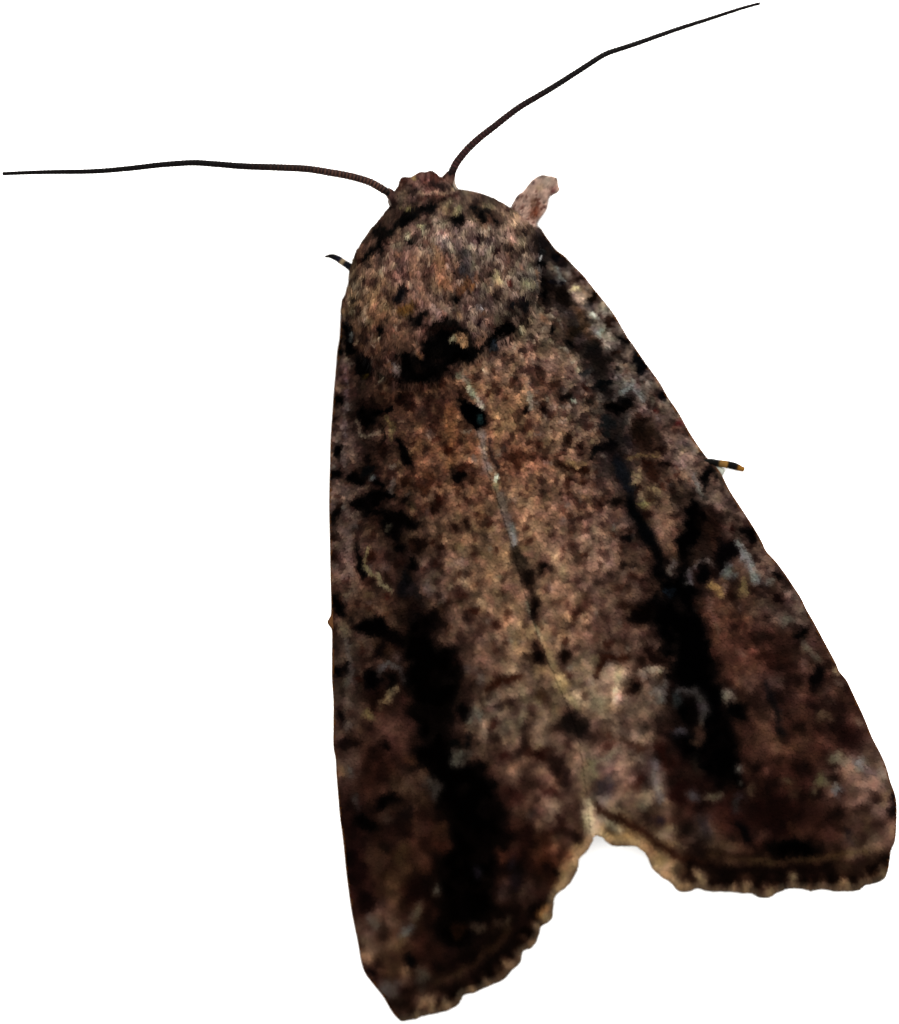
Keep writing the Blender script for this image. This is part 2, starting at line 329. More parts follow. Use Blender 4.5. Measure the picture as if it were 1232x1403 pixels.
E(566, 1078, 13, 17, 15, (80, 62, 48), .8, .5); E(594, 1078, 12, 14, 0, (58, 58, 54), .8, .5); E(535, 1122, 9, 12, 20, (62, 52, 44), .7, .5); E(574, 1135, 10, 18, 0, (62, 42, 32), .7, .5); E(602, 1140, 12, 13, 0, (52, 36, 24), .8, .5); E(556, 1118, 8, 12, 0, (8, 6, 8), .8)
E(515, 1180, 12, 22, -15, (66, 50, 38), .75, .5); E(548, 1180, 14, 26, 10, (60, 48, 30), .75, .5); E(600, 1160, 16, 10, 0, (54, 34, 24), .6, .5); E(490, 1190, 10, 26, 0, (18, 8, 8), .7, .5); E(570, 1220, 18, 16, 0, (22, 10, 7), .7, .5); E(600, 1217, 5, 9, 20, (86, 86, 74), .75, .5)
E(570, 1250, 6, 18, 25, (84, 76, 62), .8, .5); E(500, 1240, 12, 14, 0, (16, 8, 8), .8, .5); E(520, 1245, 7, 14, 25, (78, 62, 56), .6, .5); E(513, 1262, 7, 8, 0, (92, 84, 78), .6, .5); E(502, 1300, 8, 22, -8, (112, 88, 70), .75, .5); E(555, 1275, 6, 9, 0, (86, 90, 94), .7, .5)
E(542, 1312, 16, 24, 0, (70, 54, 38), .6, .5); E(566, 1315, 7, 9, 0, (5, 6, 9)); E(509, 1331, 6, 10, -30, (10, 4, 6)); E(535, 1355, 12, 10, 20, (84, 80, 78), .7, .5); E(578, 1340, 9, 16, 10, (70, 68, 60), .7, .5); E(556, 1365, 9, 10, 0, (20, 12, 12), .7)
E(588, 1372, 15, 10, -20, (142, 112, 84), .8, .5); E(652, 1268, 8, 8, 0, (72, 66, 52), .7, .5); E(690, 1266, 13, 8, -20, (84, 78, 60), .75, .5); E(630, 1275, 9, 10, 0, (52, 30, 14), .6, .5); E(655, 1195, 7, 6, 0, (36, 38, 50), .7, .5); E(682, 1170, 9, 8, -20, (80, 48, 34), .7, .5)
E(690, 1222, 8, 12, 20, (66, 56, 50), .7, .5); E(718, 1222, 8, 14, 15, (74, 62, 52), .7, .5); E(706, 1205, 8, 12, 20, (14, 14, 22), .7, .5); E(700, 1180, 7, 9, 0, (26, 28, 40), .6, .5); E(756, 1108, 11, 14, 20, (122, 98, 84), .8, .5); E(728, 1115, 8, 10, 20, (52, 48, 48), .7, .5)
E(722, 1145, 14, 14, 0, (24, 12, 10), .7, .5); E(748, 1150, 10, 14, 30, (40, 22, 14), .7, .5); E(768, 1132, 8, 14, 20, (26, 14, 12), .7, .5); E(740, 1185, 10, 14, 20, (48, 28, 18), .7, .5); E(762, 1198, 8, 12, 20, (44, 22, 12), .7, .5)
S([(600, 1345), (640, 1325), (680, 1290), (700, 1262)], 6, (72, 62, 36), .5, 3); S([(600, 1328), (650, 1306), (690, 1270)], 12, (16, 10, 6), .6, 4)
# teeth along the outer edge of the left wing
for (x, y, a, c) in [(624, 1368, 20, 10), (652, 1350, -10, 9), (664, 1340, -30, 8), (686, 1326, -35, 9), (706, 1306, -45, 8), (722, 1278, -55, 10), (742, 1240, -60, 8), (760, 1200, -60, 8)]:
    E(x, y, c, 6.5, a, (10, 5, 3), .9, .4)
for (x, y) in [(640, 1357), (675, 1346), (698, 1318), (712, 1298), (735, 1265), (738, 1290), (748, 1250), (770, 1205), (780, 1180), (772, 1190), (792, 1160)]:
    E(x, y, 7, 6, -45, (146, 116, 82), .65, .6)
S([(752, 1240), (772, 1208), (792, 1170), (808, 1142)], 9, (146, 120, 84), .65, 5); E(745, 1248, 8, 8, 0, (146, 96, 48), .7, .5)
# --- seam between the wings
E(632, 545, 8, 7, 20); Pg([(630, 560), (636, 549), (652, 552), (663, 565), (668, 580), (660, 584), (652, 589), (640, 576)], K, 1, 2, .3); E(655, 573, 4, 7, -20, (24, 50, 50), .9)
S([(642, 530), (652, 540), (660, 556)], 6, (140, 140, 124), .85, 2); S([(630, 510), (642, 524)], 8, (100, 104, 92), .6); S([(657, 592), (663, 618), (670, 640)], 10, (118, 112, 112), .7, 5, .6)
S([(672, 600), (676, 625), (682, 640)], 5, (36, 26, 26), .8, 2, .3); E(674, 653, 4, 5, 0, (176, 184, 168), .95); E(676, 664, 5, 6, 0, (136, 124, 96), .85); S([(686, 676), (696, 716)], 12, (94, 84, 80), .75, 3, .3)
S([(700, 722), (704, 746)], 8, (116, 124, 128), .8, 4, .5); S([(706, 753), (714, 772), (720, 792)], 13, (28, 26, 20), .75, 5, .6); S([(722, 800), (730, 825), (737, 852)], 6, (18, 11, 8), .75, 3, .5); S([(722, 826), (732, 856), (745, 884)], 4, (132, 126, 104), .8, 2, .3)
# --- right wing
E(741, 346, 7, 6, 0, B); E(738, 332, 6, 7, 0, (22, 18, 20)); E(764, 350, 9, 6, 30, (5, 6, 12)); E(745, 363, 7, 6); E(740, 373, 5, 4, 0, (90, 100, 96), .6); E(747, 390, 9, 8); E(758, 387, 6, 5, -20, (4, 6, 16)); E(770, 404, 14, 10, 30, (14, 9, 6)); E(746, 405, 5, 8); E(757, 451, 5, 7); E(776, 358, 4, 4, 0, D)  # blue-black spots next to the tegula paint in the shaded wing base
E(742, 356, 4, 4, 0, (140, 152, 150), .8); S([(762, 368), (768, 388)], 5, (110, 118, 118), .7); E(755, 367, 4, 5, 0, (116, 100, 90), .6); E(780, 470, 13, 9, 0); E(787, 450, 10, 12, -20, (26, 18, 10), .8); E(850, 468, 10, 5, 20); E(812, 409, 7, 11, 30, (14, 8, 4)); E(808, 420, 6, 6); E(833, 438, 6, 5, 0, D); E(831, 455, 4, 4, 0, D); E(795, 381, 6, 4, 30, D); E(787, 371, 4, 3, 30, D); E(843, 486, 4, 4, 0, D); E(771, 363, 4, 5, 0, (20, 14, 16))
S([(786, 398), (800, 412), (812, 432), (824, 452), (836, 474)], 12, (136, 126, 118), .5, 5); E(790, 398, 7, 5, 20, (160, 144, 112), .8); E(798, 410, 6, 4, 0, (150, 136, 116), .7); E(812, 434, 5, 7, -30, (150, 158, 156), .6); E(822, 456, 6, 6, 0, (136, 144, 142), .6); E(770, 478, 8, 4, 40, (136, 124, 116), .7)
S([(790, 420), (800, 450), (815, 470)], 10, (64, 46, 30), .6, 4); E(812, 480, 9, 13, 30, (16, 16, 17)); E(823, 494, 14, 10, 20, (20, 16, 14), .9); E(829, 527, 15, 8, -5, (4, 7, 9)); E(805, 510, 5, 8, 30, (26, 28, 30), .8); E(855, 554, 15, 8, -28); E(845, 560, 8, 6, 0); E(875, 496, 7, 16, -32, (3, 5, 8)); E(905, 541, 6, 10, -15, (4, 4, 8)); E(778, 541, 10, 7, 0, (10, 6, 5)); E(803, 529, 5, 4, 0, (40, 18, 12)); E(764, 526, 8, 9, 40, (44, 26, 18), .8); E(786, 547, 4, 4, 0, (128, 134, 124), .7)
E(766, 508, 14, 10, 40, (132, 104, 90), .5); E(720, 563, 5, 8, 20, (12, 5, 4)); E(746, 560, 4.5, 4.5, 0, (10, 3, 3)); E(702, 526, 8, 8, 0, (46, 24, 16), .7); E(740, 511, 5, 10, 20, (40, 24, 16), .5); S([(725, 540), (727, 560)], 5, (124, 122, 116), .6); E(725, 582, 5, 4, 0, R, .7)
S([(850, 540), (866, 528), (882, 546)], 6, (104, 112, 114), .7, 2.5); E(897, 562, 4, 4, 0, (70, 20, 16), .8); E(928, 582, 5, 4, 30, (60, 16, 18), .8); E(940, 610, 8, 6, 0, (44, 40, 40), .6)
E(830, 578, 12, 9, 40, (18, 22, 24), .9); E(834, 607, 12, 15, 30, (4, 4, 6)); E(818, 620, 10, 7, -25, (5, 5, 6)); S([(846, 628), (852, 650), (862, 672), (866, 692)], 13, (16, 20, 26), .9, 4); E(880, 588, 16, 16, 0, (22, 13, 8), .85, .5); E(858, 600, 10, 10, 0, (28, 24, 26), .8); E(815, 598, 16, 10, 0, (112, 88, 72), .5)
E(712, 627, 18, 11, -25, (52, 27, 17), .8, .5); E(775, 606, 6, 6, 0, (30, 15, 10)); E(797, 615, 6, 4, 20, (28, 12, 8)); S([(766, 634), (780, 640), (802, 645)], 7, (36, 17, 9), .85); E(776, 657, 6, 8, 0, (44, 22, 14), .8); E(797, 662, 6, 5, 20, (44, 20, 12), .8); E(788, 632, 14, 5, 8, (128, 106, 70), .6); S([(800, 625), (812, 650), (806, 690)], 8, (110, 86, 68), .4)
E(872, 650, 8, 15, 12, (122, 108, 82), .85, .4); S([(862, 628), (880, 622), (902, 620)], 4, (110, 92, 60), .7); E(888, 634, 6, 7, 0, (30, 12, 6)); E(894, 652, 7, 9, 0, (40, 22, 14)); E(909, 634, 5, 6, 0, (12, 5, 4)); S([(897, 612), (910, 616)], 5, (24, 10, 8)); E(886, 690, 7, 7, 0, (116, 108, 72), .8); E(908, 692, 6, 9, 0, (100, 82, 62), .7); E(885, 702, 8, 6, 0, D); E(840, 685, 8, 7, 0, (16, 10, 8)); E(820, 690, 6, 4, 0, (30, 14, 10)); E(905, 668, 5, 6, 0, (54, 26, 18), .7)
E(970, 651, 8, 17, 0, (2, 2, 4)); S([(950, 655), (962, 680)], 7, (104, 106, 106), .55, 3); S([(880, 555), (920, 610), (946, 640)], 12, (112, 94, 86), .35, 6)
# the long dark streak of the right wing
S([(862, 690), (878, 716), (896, 748), (908, 785)], 17, (4, 6, 8), .97, 5); E(863, 738, 9, 6, 10, (6, 6, 8)); Pg([(938, 698), (952, 686), (966, 700), (962, 735), (948, 752), (938, 775), (926, 765), (928, 735)], K, .97, 5); E(974, 716, 16, 16, 0, (26, 14, 10), .7, .5)
S([(910, 690), (912, 728), (920, 752)], 13, (104, 78, 64), .8, 4); E(921, 778, 6, 10, -10, (112, 106, 104), .8, .5)
Pg([(900, 762), (918, 792), (936, 772), (945, 798), (950, 822), (962, 852), (972, 888), (979, 925), (990, 965), (1000, 1000), (1010, 1040), (1016, 1072), (985, 1075),
    (962, 1055), (940, 1040), (925, 1005), (935, 975), (925, 945), (915, 930), (918, 900), (905, 880), (893, 850), (876, 848), (872, 828), (890, 818), (905, 820)], (2, 2, 3), 1.0, 9, 1.2, 0.3)
E(880, 840, 14, 12, 0, (8, 4, 3)); S([(846, 826), (875, 832)], 8, (34, 18, 12), .7); E(919, 812, 6, 4, 0, (24, 40, 56), .7); E(942, 790, 6, 9, 10, (104, 104, 106), .75, .5); S([(952, 778), (966, 764), (980, 774)], 7, (96, 92, 94), .75, 3); E(968, 784, 10, 10, 0, (3, 3, 4)); E(995, 758, 16, 16, 0, (5, 4, 6)); E(998, 783, 9, 9, 0, (86, 94, 98), .8, .5)
E(978, 805, 10, 7, 10, (146, 118, 72), .9, .5); E(1017, 808, 6, 10, 0, (100, 86, 56), .8, .5); E(1000, 815, 8, 12, 0, (26, 12, 8), .8); E(988, 830, 10, 8, 20, (92, 64, 48), .6); S([(975, 830), (992, 870), (1006, 905)], 26, (86, 56, 44), .55, 8); S([(970, 820), (985, 870)], 7, (92, 72, 62), .5, 3)
E(1027, 733, 10, 13, -20, (3, 2, 3)); E(1063, 784, 9, 8, 20, (6, 3, 4)); E(1004, 723, 5, 5, 0, (26, 8, 6)); S([(1010, 745), (1022, 768), (1036, 796)], 9, (112, 114, 120), .75, 3); E(988, 690, 8, 10, 20, (96, 78, 72), .6); E(1052, 768, 9, 9, 0, (108, 86, 74), .6); E(1050, 800, 8, 7, 0, (100, 102, 104), .6); E(1067, 818, 6, 6, 0, (16, 6, 6))
E(748, 779, 8, 8, 0, (12, 7, 5)); E(728, 791, 9, 9, 0, (20, 12, 9), .9); E(733, 834, 5, 13, 0, (12, 6, 4)); E(732, 898, 11, 8, 25, (10, 4, 3)); E(773, 897, 9, 6, -30, (18, 9, 5)); E(800, 822, 10, 10, 30, (40, 22, 16), .7, .5); E(845, 800, 10, 9, 0, (60, 36, 26), .6, .5); E(790, 710, 8, 5, 0, (36, 18, 16), .8); E(755, 735, 9, 7, 0, (54, 32, 22), .6)
S([(818, 918), (834, 902), (856, 897)], 8, (44, 20, 10), .85, 3); S([(884, 888), (896, 900), (910, 904)], 9, (20, 9, 7), .85, 3); E(873, 937, 9, 7, 20, (12, 7, 6)); E(798, 951, 5, 8, -20, (50, 34, 26), .8); E(815, 870, 8, 8, 0, (70, 44, 36), .5); E(762, 850, 14, 20, 0, (132, 102, 84), .4, .6)
S([(744, 874), (754, 900), (766, 928)], 7, (140, 120, 88), .8, 4, .3); S([(735, 915), (752, 918), (766, 928)], 10, (120, 98, 70), .7, 5, .3); E(768, 932, 9, 13, -20, (166, 146, 104), .9, .6); S([(768, 935), (782, 958), (796, 975)], 9, (140, 122, 88), .75, 4, .3); E(795, 918, 10, 12, 10, (126, 104, 84), .5)
E(896, 918, 14, 6, 0, (146, 138, 120), .8, .5); E(840, 922, 15, 8, -15, (136, 124, 104), .7, .5); E(826, 962, 13, 16, 0, (124, 112, 88), .6, .6); E(808, 930, 8, 10, 0, (132, 120, 104), .6, .5); E(905, 945, 7, 12, 10, (92, 96, 96), .5)
E(790, 996, 20, 15, 30, (22, 19, 17), .95, .6); E(741, 1034, 11, 8, 0, (34, 14, 8), .85, .5); E(693, 1033, 7, 6, 0, (46, 22, 18), .8, .5); E(673, 994, 7, 8, 20, (44, 22, 18), .8, .5); E(737, 950, 10, 9, 0, (52, 34, 20), .75, .6)
S([(668, 942), (686, 934), (712, 929)], 8, (40, 17, 7), .85, 3); S([(670, 960), (692, 952), (716, 944)], 11, (132, 110, 92), .8, 4); S([(684, 980), (704, 998), (700, 1018)], 12, (116, 100, 82), .45, 5); E(716, 980, 8, 9, 0, (116, 104, 84), .5, .5)
E(776, 1062, 8, 16, 0, (34, 26, 24), .8, .5); E(755, 1082, 8, 8, 0, (48, 22, 20), .7, .5); E(700, 1085, 16, 10, 30, (40, 22, 18), .8, .5); S([(798, 1045), (804, 1085), (810, 1130)], 13, (124, 108, 80), .6, 8, .8); S([(806, 1100), (812, 1138)], 13, (168, 150, 122), .7, 8, .6)
E(835, 1022, 11, 9, 20, (54, 28, 20), .7, .5); E(882, 996, 5, 7, 0, (40, 34, 28), .8, .5); E(868, 1022, 14, 7, 10, (56, 34, 24), .7, .5); E(828, 1046, 12, 8, 0, (134, 122, 106), .65, .5); E(846, 1038, 7, 7, 0, (132, 118, 96), .6, .5); E(868, 1072, 12, 10, 0, (52, 26, 20), .7, .5); E(828, 1075, 10, 12, 20, (46, 44, 52), .75, .5); E(808, 1052, 8, 14, 0, (110, 104, 76), .6, .5)
S([(895, 1045), (903, 1095)], 9, (96, 94, 98), .6, 4); E(910, 1035, 9, 22, -10, (38, 15, 10), .8, .5); S([(932, 948), (952, 944), (964, 966), (960, 988)], 9, (70, 72, 72), .8, 4); E(928, 958, 6, 8, 30, (44, 66, 72), .7, .5); E(940, 972, 13, 13, 0, (1, 2, 3)); E(956, 1004, 9, 16, 0, (72, 56, 44), .8, .5); E(934, 1000, 8, 8, 0, (66, 66, 74), .7, .5); E(956, 1050, 6, 14, -10, (44, 40, 32), .7, .5)
E(996, 955, 11, 8, -15, (112, 106, 94), .85, .5); E(1008, 975, 15, 12, 0, (2, 3, 4)); E(1013, 1057, 8, 7, 0, (104, 104, 96), .85, .5); E(1026, 934, 14, 9, 0, (98, 70, 60), .7, .5); E(1065, 938, 9, 9, 30, (76, 60, 56), .7, .5); S([(1050, 938), (1062, 968), (1072, 1008)], 9, (12, 14, 17), .8, 4); E(1050, 1006, 13, 14, 0, (92, 66, 50), .65, .5); E(1020, 1010, 12, 18, 0, (64, 42, 34), .6, .5)
E(1100, 1016, 14, 12, 0, (86, 58, 44), .6, .5); E(1080, 845, 9, 9, 30, (96, 92, 82), .7, .5); E(1096, 852, 9, 7, 30, (98, 82, 74), .7, .5); E(1094, 869, 8, 8, 0, (4, 3, 3)); S([(1098, 882), (1118, 900)], 9, (96, 90, 82), .7, 4); E(1118, 926, 8, 18, 5, (6, 5, 6)); E(1145, 916, 6, 6, 0, (128, 108, 86), .75, .5); E(1131, 950, 12, 9, 0, (66, 54, 46), .6, .5); E(1130, 980, 10, 8, 0, (90, 74, 58), .7, .5)
E(1180, 988, 7, 8, 0, (120, 102, 86), .7, .5); E(1060, 905, 26, 12, 0, (30, 12, 8), .6, .6); E(1080, 920, 16, 12, 0, (20, 10, 9), .6, .5); E(1160, 1010, 22, 14, 40, (26, 12, 12), .6, .5)
E(1152, 1042, 14, 8, -5, (116, 104, 86), .8, .5); E(1180, 1046, 8, 7, 0, (112, 118, 116), .75, .5); S([(1188, 1050), (1210, 1064)], 10, (120, 102, 98), .7, 4); E(1124, 1072, 11, 8, 0, (96, 90, 68), .75, .5); E(1146, 1083, 8, 7, 0, (104, 106, 112), .75, .5); E(1140, 1062, 8, 10, 0, (10, 7, 6), .7, .5); E(1076, 1070, 7, 6, 30, (74, 66, 48), .7, .5); E(1090, 1084, 7, 6, 30, (60, 46, 34), .7, .5)
E(1027, 1085, 8, 7, 0, (72, 62, 48), .7, .5); E(975, 1090, 11, 6, 0, (98, 92, 76), .75, .5); E(952, 1090, 8, 9, 0, (70, 76, 82), .75, .5); E(928, 1088, 16, 14, 30, (30, 12, 10), .8, .5); E(1010, 1100, 8, 12, 0, (44, 50, 54), .6, .5); E(1041, 1143, 12, 9, 0, (76, 54, 48), .75, .5); E(1088, 1138, 9, 7, 0, (58, 40, 28), .7, .5); E(1136, 1140, 10, 13, 0, (78, 50, 42), .75, .5)
E(1092, 1160, 36, 12, 5, (1, 1, 1), .97, .4); E(1018, 1144, 10, 17, 0, (4, 5, 8), .92, .5); E(1222, 1104, 7, 12, 0, (10, 8, 12), .9, .5); E(1162, 1140, 9, 12, 20, (26, 26, 32), .75, .5); E(1206, 1194, 10, 10, -30, (12, 9, 5), .9, .5); E(1185, 1125, 7, 12, 0, (92, 72, 54), .5, .5); E(1060, 1110, 22, 14, 0, (24, 10, 8), .6, .5); E(965, 1130, 8, 14, 0, (52, 50, 56), .6, .5); E(990, 1125, 8, 16, 10, (60, 36, 26), .6, .5)
# submarginal line and the edge of the right wing
S([(812, 1098), (826, 1114), (855, 1125), (880, 1138), (898, 1156), (928, 1172), (962, 1180)], 8, (42, 24, 14), .9, 3, .4); E(905, 1120, 9, 9, 0, (26, 26, 36), .85, .5); E(912, 1143, 11, 8, 20, (122, 104, 94), .7, .5); E(884, 1098, 8, 12, 0, (122, 112, 92), .65, .5); E(826, 1094, 8, 8, 0, (112, 108, 104), .7, .5); E(860, 1092, 9, 11, 0, (104, 82, 68), .6, .5)
S([(975, 1170), (1010, 1176), (1060, 1180), (1130, 1173), (1185, 1165)], 6, (70, 58, 34), .7, 3, .4); S([(950, 1182), (1000, 1188), (1060, 1190), (1130, 1186)], 10, (18, 10, 7), .75, 4, .4)
S([(816, 1138), (845, 1147), (872, 1148), (892, 1168), (908, 1190), (925, 1207)], 14, (136, 106, 68), .6, 6, .3); S([(822, 1120), (850, 1138)], 10, (150, 138, 118), .6, 4, .3)
for (x, y, rx, ry) in [(944, 1190, 5, 11), (992, 1198, 17, 11), (1045, 1203, 11, 9), (1066, 1204, 9, 8), (1100, 1200, 10, 12), (1112, 1212, 6, 8), (1140, 1203, 12, 9), (1170, 1205, 7, 7), (1200, 1200, 12, 7)]:
    E(x, y, rx, ry, 0, (14, 8, 5), .9, .45)
for (x, y, rx, ry) in [(916, 1190, 7, 8), (958, 1200, 8, 12), (930, 1210, 9, 8), (972, 1214, 8, 5), (1024, 1213, 8, 7), (1054, 1222, 9, 5), (1083, 1200, 5, 12), (1084, 1213, 9, 5), (1126, 1212, 6, 7), (1155, 1213, 10, 6), (1183, 1206, 6, 8), (1005, 1216, 12, 4)]:
    E(x, y, rx * .8, ry * .8, 0, (156, 132, 100), .75, .6)
S([(806, 1100), (812, 1135), (818, 1140)], 13, (186, 170, 140), .7, 6, .3); S([(820, 1142), (848, 1150), (872, 1152), (888, 1172), (900, 1190), (922, 1208)], 8, (166, 140, 104), .6, 5, .3)
S([(760, 1226), (778, 1204), (790, 1180), (806, 1155)], 7, (172, 148, 112), .55, 5, .3)
def hem(pts, x0, x1, y0, y1, sel, phase, line):
    p = smooth_curve(pts)
    arc = np.concatenate(([0], np.cumsum(np.hypot(*np.diff(p, axis=0).T))))
    sl = (slice(y0, y1), slice(x0, x1))
    ux = XX[sl] + 0.5 * WX[sl]; uy = YY[sl] + 0.5 * WY[sl]
    best = np.full(ux.shape, 1e9); u = np.zeros(ux.shape)
    for i in range(len(p) - 1):
        (ax, ay), (bx, by) = p[i], p[i + 1]
        vx, vy = bx - ax, by - ay
        t = np.clip(((ux - ax) * vx + (uy - ay) * vy) / (vx * vx + vy * vy + 1e-9), 0, 1)
        d = np.hypot(ux - ax - t * vx, uy - ay - t * vy)
        m = d < best
        best = np.where(m, d, best); u = np.where(m, arc[i] + t * (arc[i + 1] - arc[i]), u)
    d = best
    on = sel(ux, uy) * np.clip(0.72 + 0.35 * BRK[sl], 0.15, 1)
    g = lambda c, w: np.exp(-((d - c) / w) ** 2)
    tooth = np.cos(2 * math.pi * (u / 21.0 + phase) + 0.9 * BRK[sl])
    blend(sl, 0.34 * g(line, 3.6) * on, (66, 53, 38))
    blend(sl, 0.60 * g(line - 10, 5.0) * on, (13, 8, 6))
    blend(sl, 0.50 * g(line + 9, 5.0) * on, (14, 8, 6))
    blend(sl, 0.75 * np.clip((22 - d) / 6, 0, 1) * np.clip(0.6 - tooth, 0, 1) * on, (15, 8, 5))
    blend(sl, 0.58 * np.clip((17 - d) / 9, 0, 1) * np.clip(tooth * 1.6 - 0.7, 0, 1) * on, (150, 126, 94))
    blend(sl, 0.45 * np.clip((5 - d) / 3, 0, 1) * on, (132, 106, 74))


def smooth_curve(pts):
    q = np.array(pts, float)
    for _ in range(2):                              # ease the scallops out so that the bands run evenly
        q[1:-1] = (q[:-2] + 2 * q[1:-1] + q[2:]) / 4
    return q


hem([(560, 1398), (600, 1388), (632, 1370), (667, 1352), (700, 1331), (716, 1304), (738, 1282), (755, 1258), (765, 1223), (785, 1204)], 545, 790, 1190, 1403,
    lambda x, y: np.clip((y - 1215) / 25, 0, 1), 0.2, 32)
hem([(905, 1200), (930, 1221), (970, 1221), (1030, 1225), (1078, 1220), (1145, 1221), (1203, 1209), (1222, 1190)], 905, 1232, 1150, 1235,
    lambda x, y: np.clip((x - 925) / 25, 0, 1), 0.0, 40)
# the moth's front leg patch joins the shoulder
E(722, 292, 22, 20, 0, (142, 114, 98), .7, .6)

# final fine grain of the scales
g1 = vnoise(PH, PW, 3.2, RNG); g2 = vnoise(PH, PW, 7, RNG)
amp = 0.07 - 0.06 * BLUR
PIG *= np.clip(1 + amp * g1 + 0.05 * g2, 0.35, 1.8)[..., None]
for ch in range(3):
    PIG[..., ch] *= np.clip(1 + (0.010 * vnoise(PH, PW, 5, RNG) + 0.016 * vnoise(PH, PW, 11, RNG)), 0.6, 1.5)
PIG = np.clip(PIG, 0.5, 255)
lum = PIG @ np.array((0.3, 0.59, 0.11), np.float32)
PIG = np.clip((PIG + 0.07 * (lum[..., None] - PIG)) * ((lum / 60.0) ** (0.20 + 0.10 * BLUR) * 1.06)[..., None] * np.array((1.035, 0.985, 0.965), np.float32), 0.3, 255)


def box(a, n):
    k = 2 * n + 1
    for ax in (0, 1):
        c = np.cumsum(np.pad(a, [(n + 1, n) if i == ax else (0, 0) for i in range(3)], mode='edge'), axis=ax)
        a = (np.take(c, range(k, c.shape[ax]), ax) - np.take(c, range(0, c.shape[ax] - k), ax)) / k
    return a


mid = np.clip((lum - 55) / 40.0, 0, 1)[..., None]
PIG *= 1 + mid * np.array((-0.015, 0.008, -0.005), np.float32)
outer = (BLUR * np.clip((70 - lum) / 40.0, 0, 1))[..., None]      # the outer wing is maroon brown
PIG *= 1 + outer * np.array((0.12, -0.08, -0.12), np.float32)
gentle = (0.75 * np.clip((YY - 470) / 300.0, 0, 1))[..., None]
PIG = PIG * (1 - gentle) + box(box(PIG, 1), 1) * gentle
soft_ = box(box(PIG, 3), 2)
PIG = PIG * (1 - 0.8 * BLUR[..., None]) + soft_ * (0.8 * BLUR[..., None])
del soft_


def pigment(px, py):
    x = np.clip(px, 0, PW - 2); y = np.clip(py, 0, PH - 2)
    xi = x.astype(int); yi = y.astype(int); fx = (x - xi)[:, None]; fy = (y - yi)[:, None]
    c = (PIG[yi, xi] * (1 - fx) + PIG[yi, xi + 1] * fx) * (1 - fy) + (PIG[yi + 1, xi] * (1 - fx) + PIG[yi + 1, xi + 1] * fx) * fy
    return lin(c) / LIGHT


# ------------------------------------------------------------------ materials (all procedural)
def material(name, rough=0.9, spec=0.02, bump=0.0, bscale=30.0, colour=None, vary=0.0, sheen=0.0):
    m = bpy.data.materials.new(name)
    m.use_nodes = True
    nt = m.node_tree
    b = nt.nodes['Principled BSDF']
    b.inputs['Roughness'].default_value = rough
    b.inputs['Specular IOR Level'].default_value = spec
    tc = nt.nodes.new('ShaderNodeTexCoord')
    if colour is None:
        at = nt.nodes.new('ShaderNodeAttribute'); at.attribute_name = 'pigment'
        src = at.outputs['Color']
    else:
        rgb = nt.nodes.new('ShaderNodeRGB'); rgb.outputs[0].default_value = (*colour, 1)
        src = rgb.outputs[0]
    if vary > 0:
        nz = nt.nodes.new('ShaderNodeTexNoise'); nz.inputs['Scale'].default_value = bscale; nz.inputs['Detail'].default_value = 4
        nt.links.new(tc.outputs['Object'], nz.inputs['Vector'])
        mr = nt.nodes.new('ShaderNodeMapRange')
        mr.inputs['To Min'].default_value = 1 - vary; mr.inputs['To Max'].default_value = 1 + vary
        nt.links.new(nz.outputs['Fac'], mr.inputs['Value'])
        mx = nt.nodes.new('ShaderNodeVectorMath'); mx.operation = 'SCALE'
        nt.links.new(src, mx.inputs[0]); nt.links.new(mr.outputs[0], mx.inputs['Scale'])
        src = mx.outputs[0]
    nt.links.new(src, b.inputs['Base Color'])
    if bump > 0:
        n2 = nt.nodes.new('ShaderNodeTexNoise'); n2.inputs['Scale'].default_value = bscale * 0.8; n2.inputs['Detail'].default_value = 3
        nt.links.new(tc.outputs['Object'], n2.inputs['Vector'])
        bp_ = nt.nodes.new('ShaderNodeBump'); bp_.inputs['Strength'].default_value = bump; bp_.inputs['Distance'].default_value = 0.02
        nt.links.new(n2.outputs['Fac'], bp_.inputs['Height']); nt.links.new(bp_.outputs[0], b.inputs['Normal'])
    return m


M_WING = material('wing_membrane_scaled', 0.95, 0.0, 0.5, 26, None, 0.25)
M_SCALE = material('wing_scale', 0.95, 0.0)
M_HAIR = material('moth_hair', 0.9, 0.004)
M_BODY = material('body_cuticle_scaled', 0.95, 0.0, 0.5, 24, None, 0.3)
M_ANT = material('antenna_cuticle', 0.55, 0.02, 0.2, 40, None, 0.3)
M_LEG = material('leg_scaled', 0.8, 0.03, 0.3, 30, None, 0.25)
M_HIND = material('hindwing_membrane', 0.9, 0.02, 0.2, 20, tuple(lin((150, 132, 108)) / LIGHT), 0.2)
M_ABD = material('abdomen_cuticle', 0.9, 0.02, 0.4, 18, tuple(lin((96, 78, 62)) / LIGHT), 0.3)
M_PAPER = material('white_paper', 0.95, 0.0, 0.05, 6, (0.86, 0.86, 0.86), 0.01)

# ------------------------------------------------------------------ mesh builders


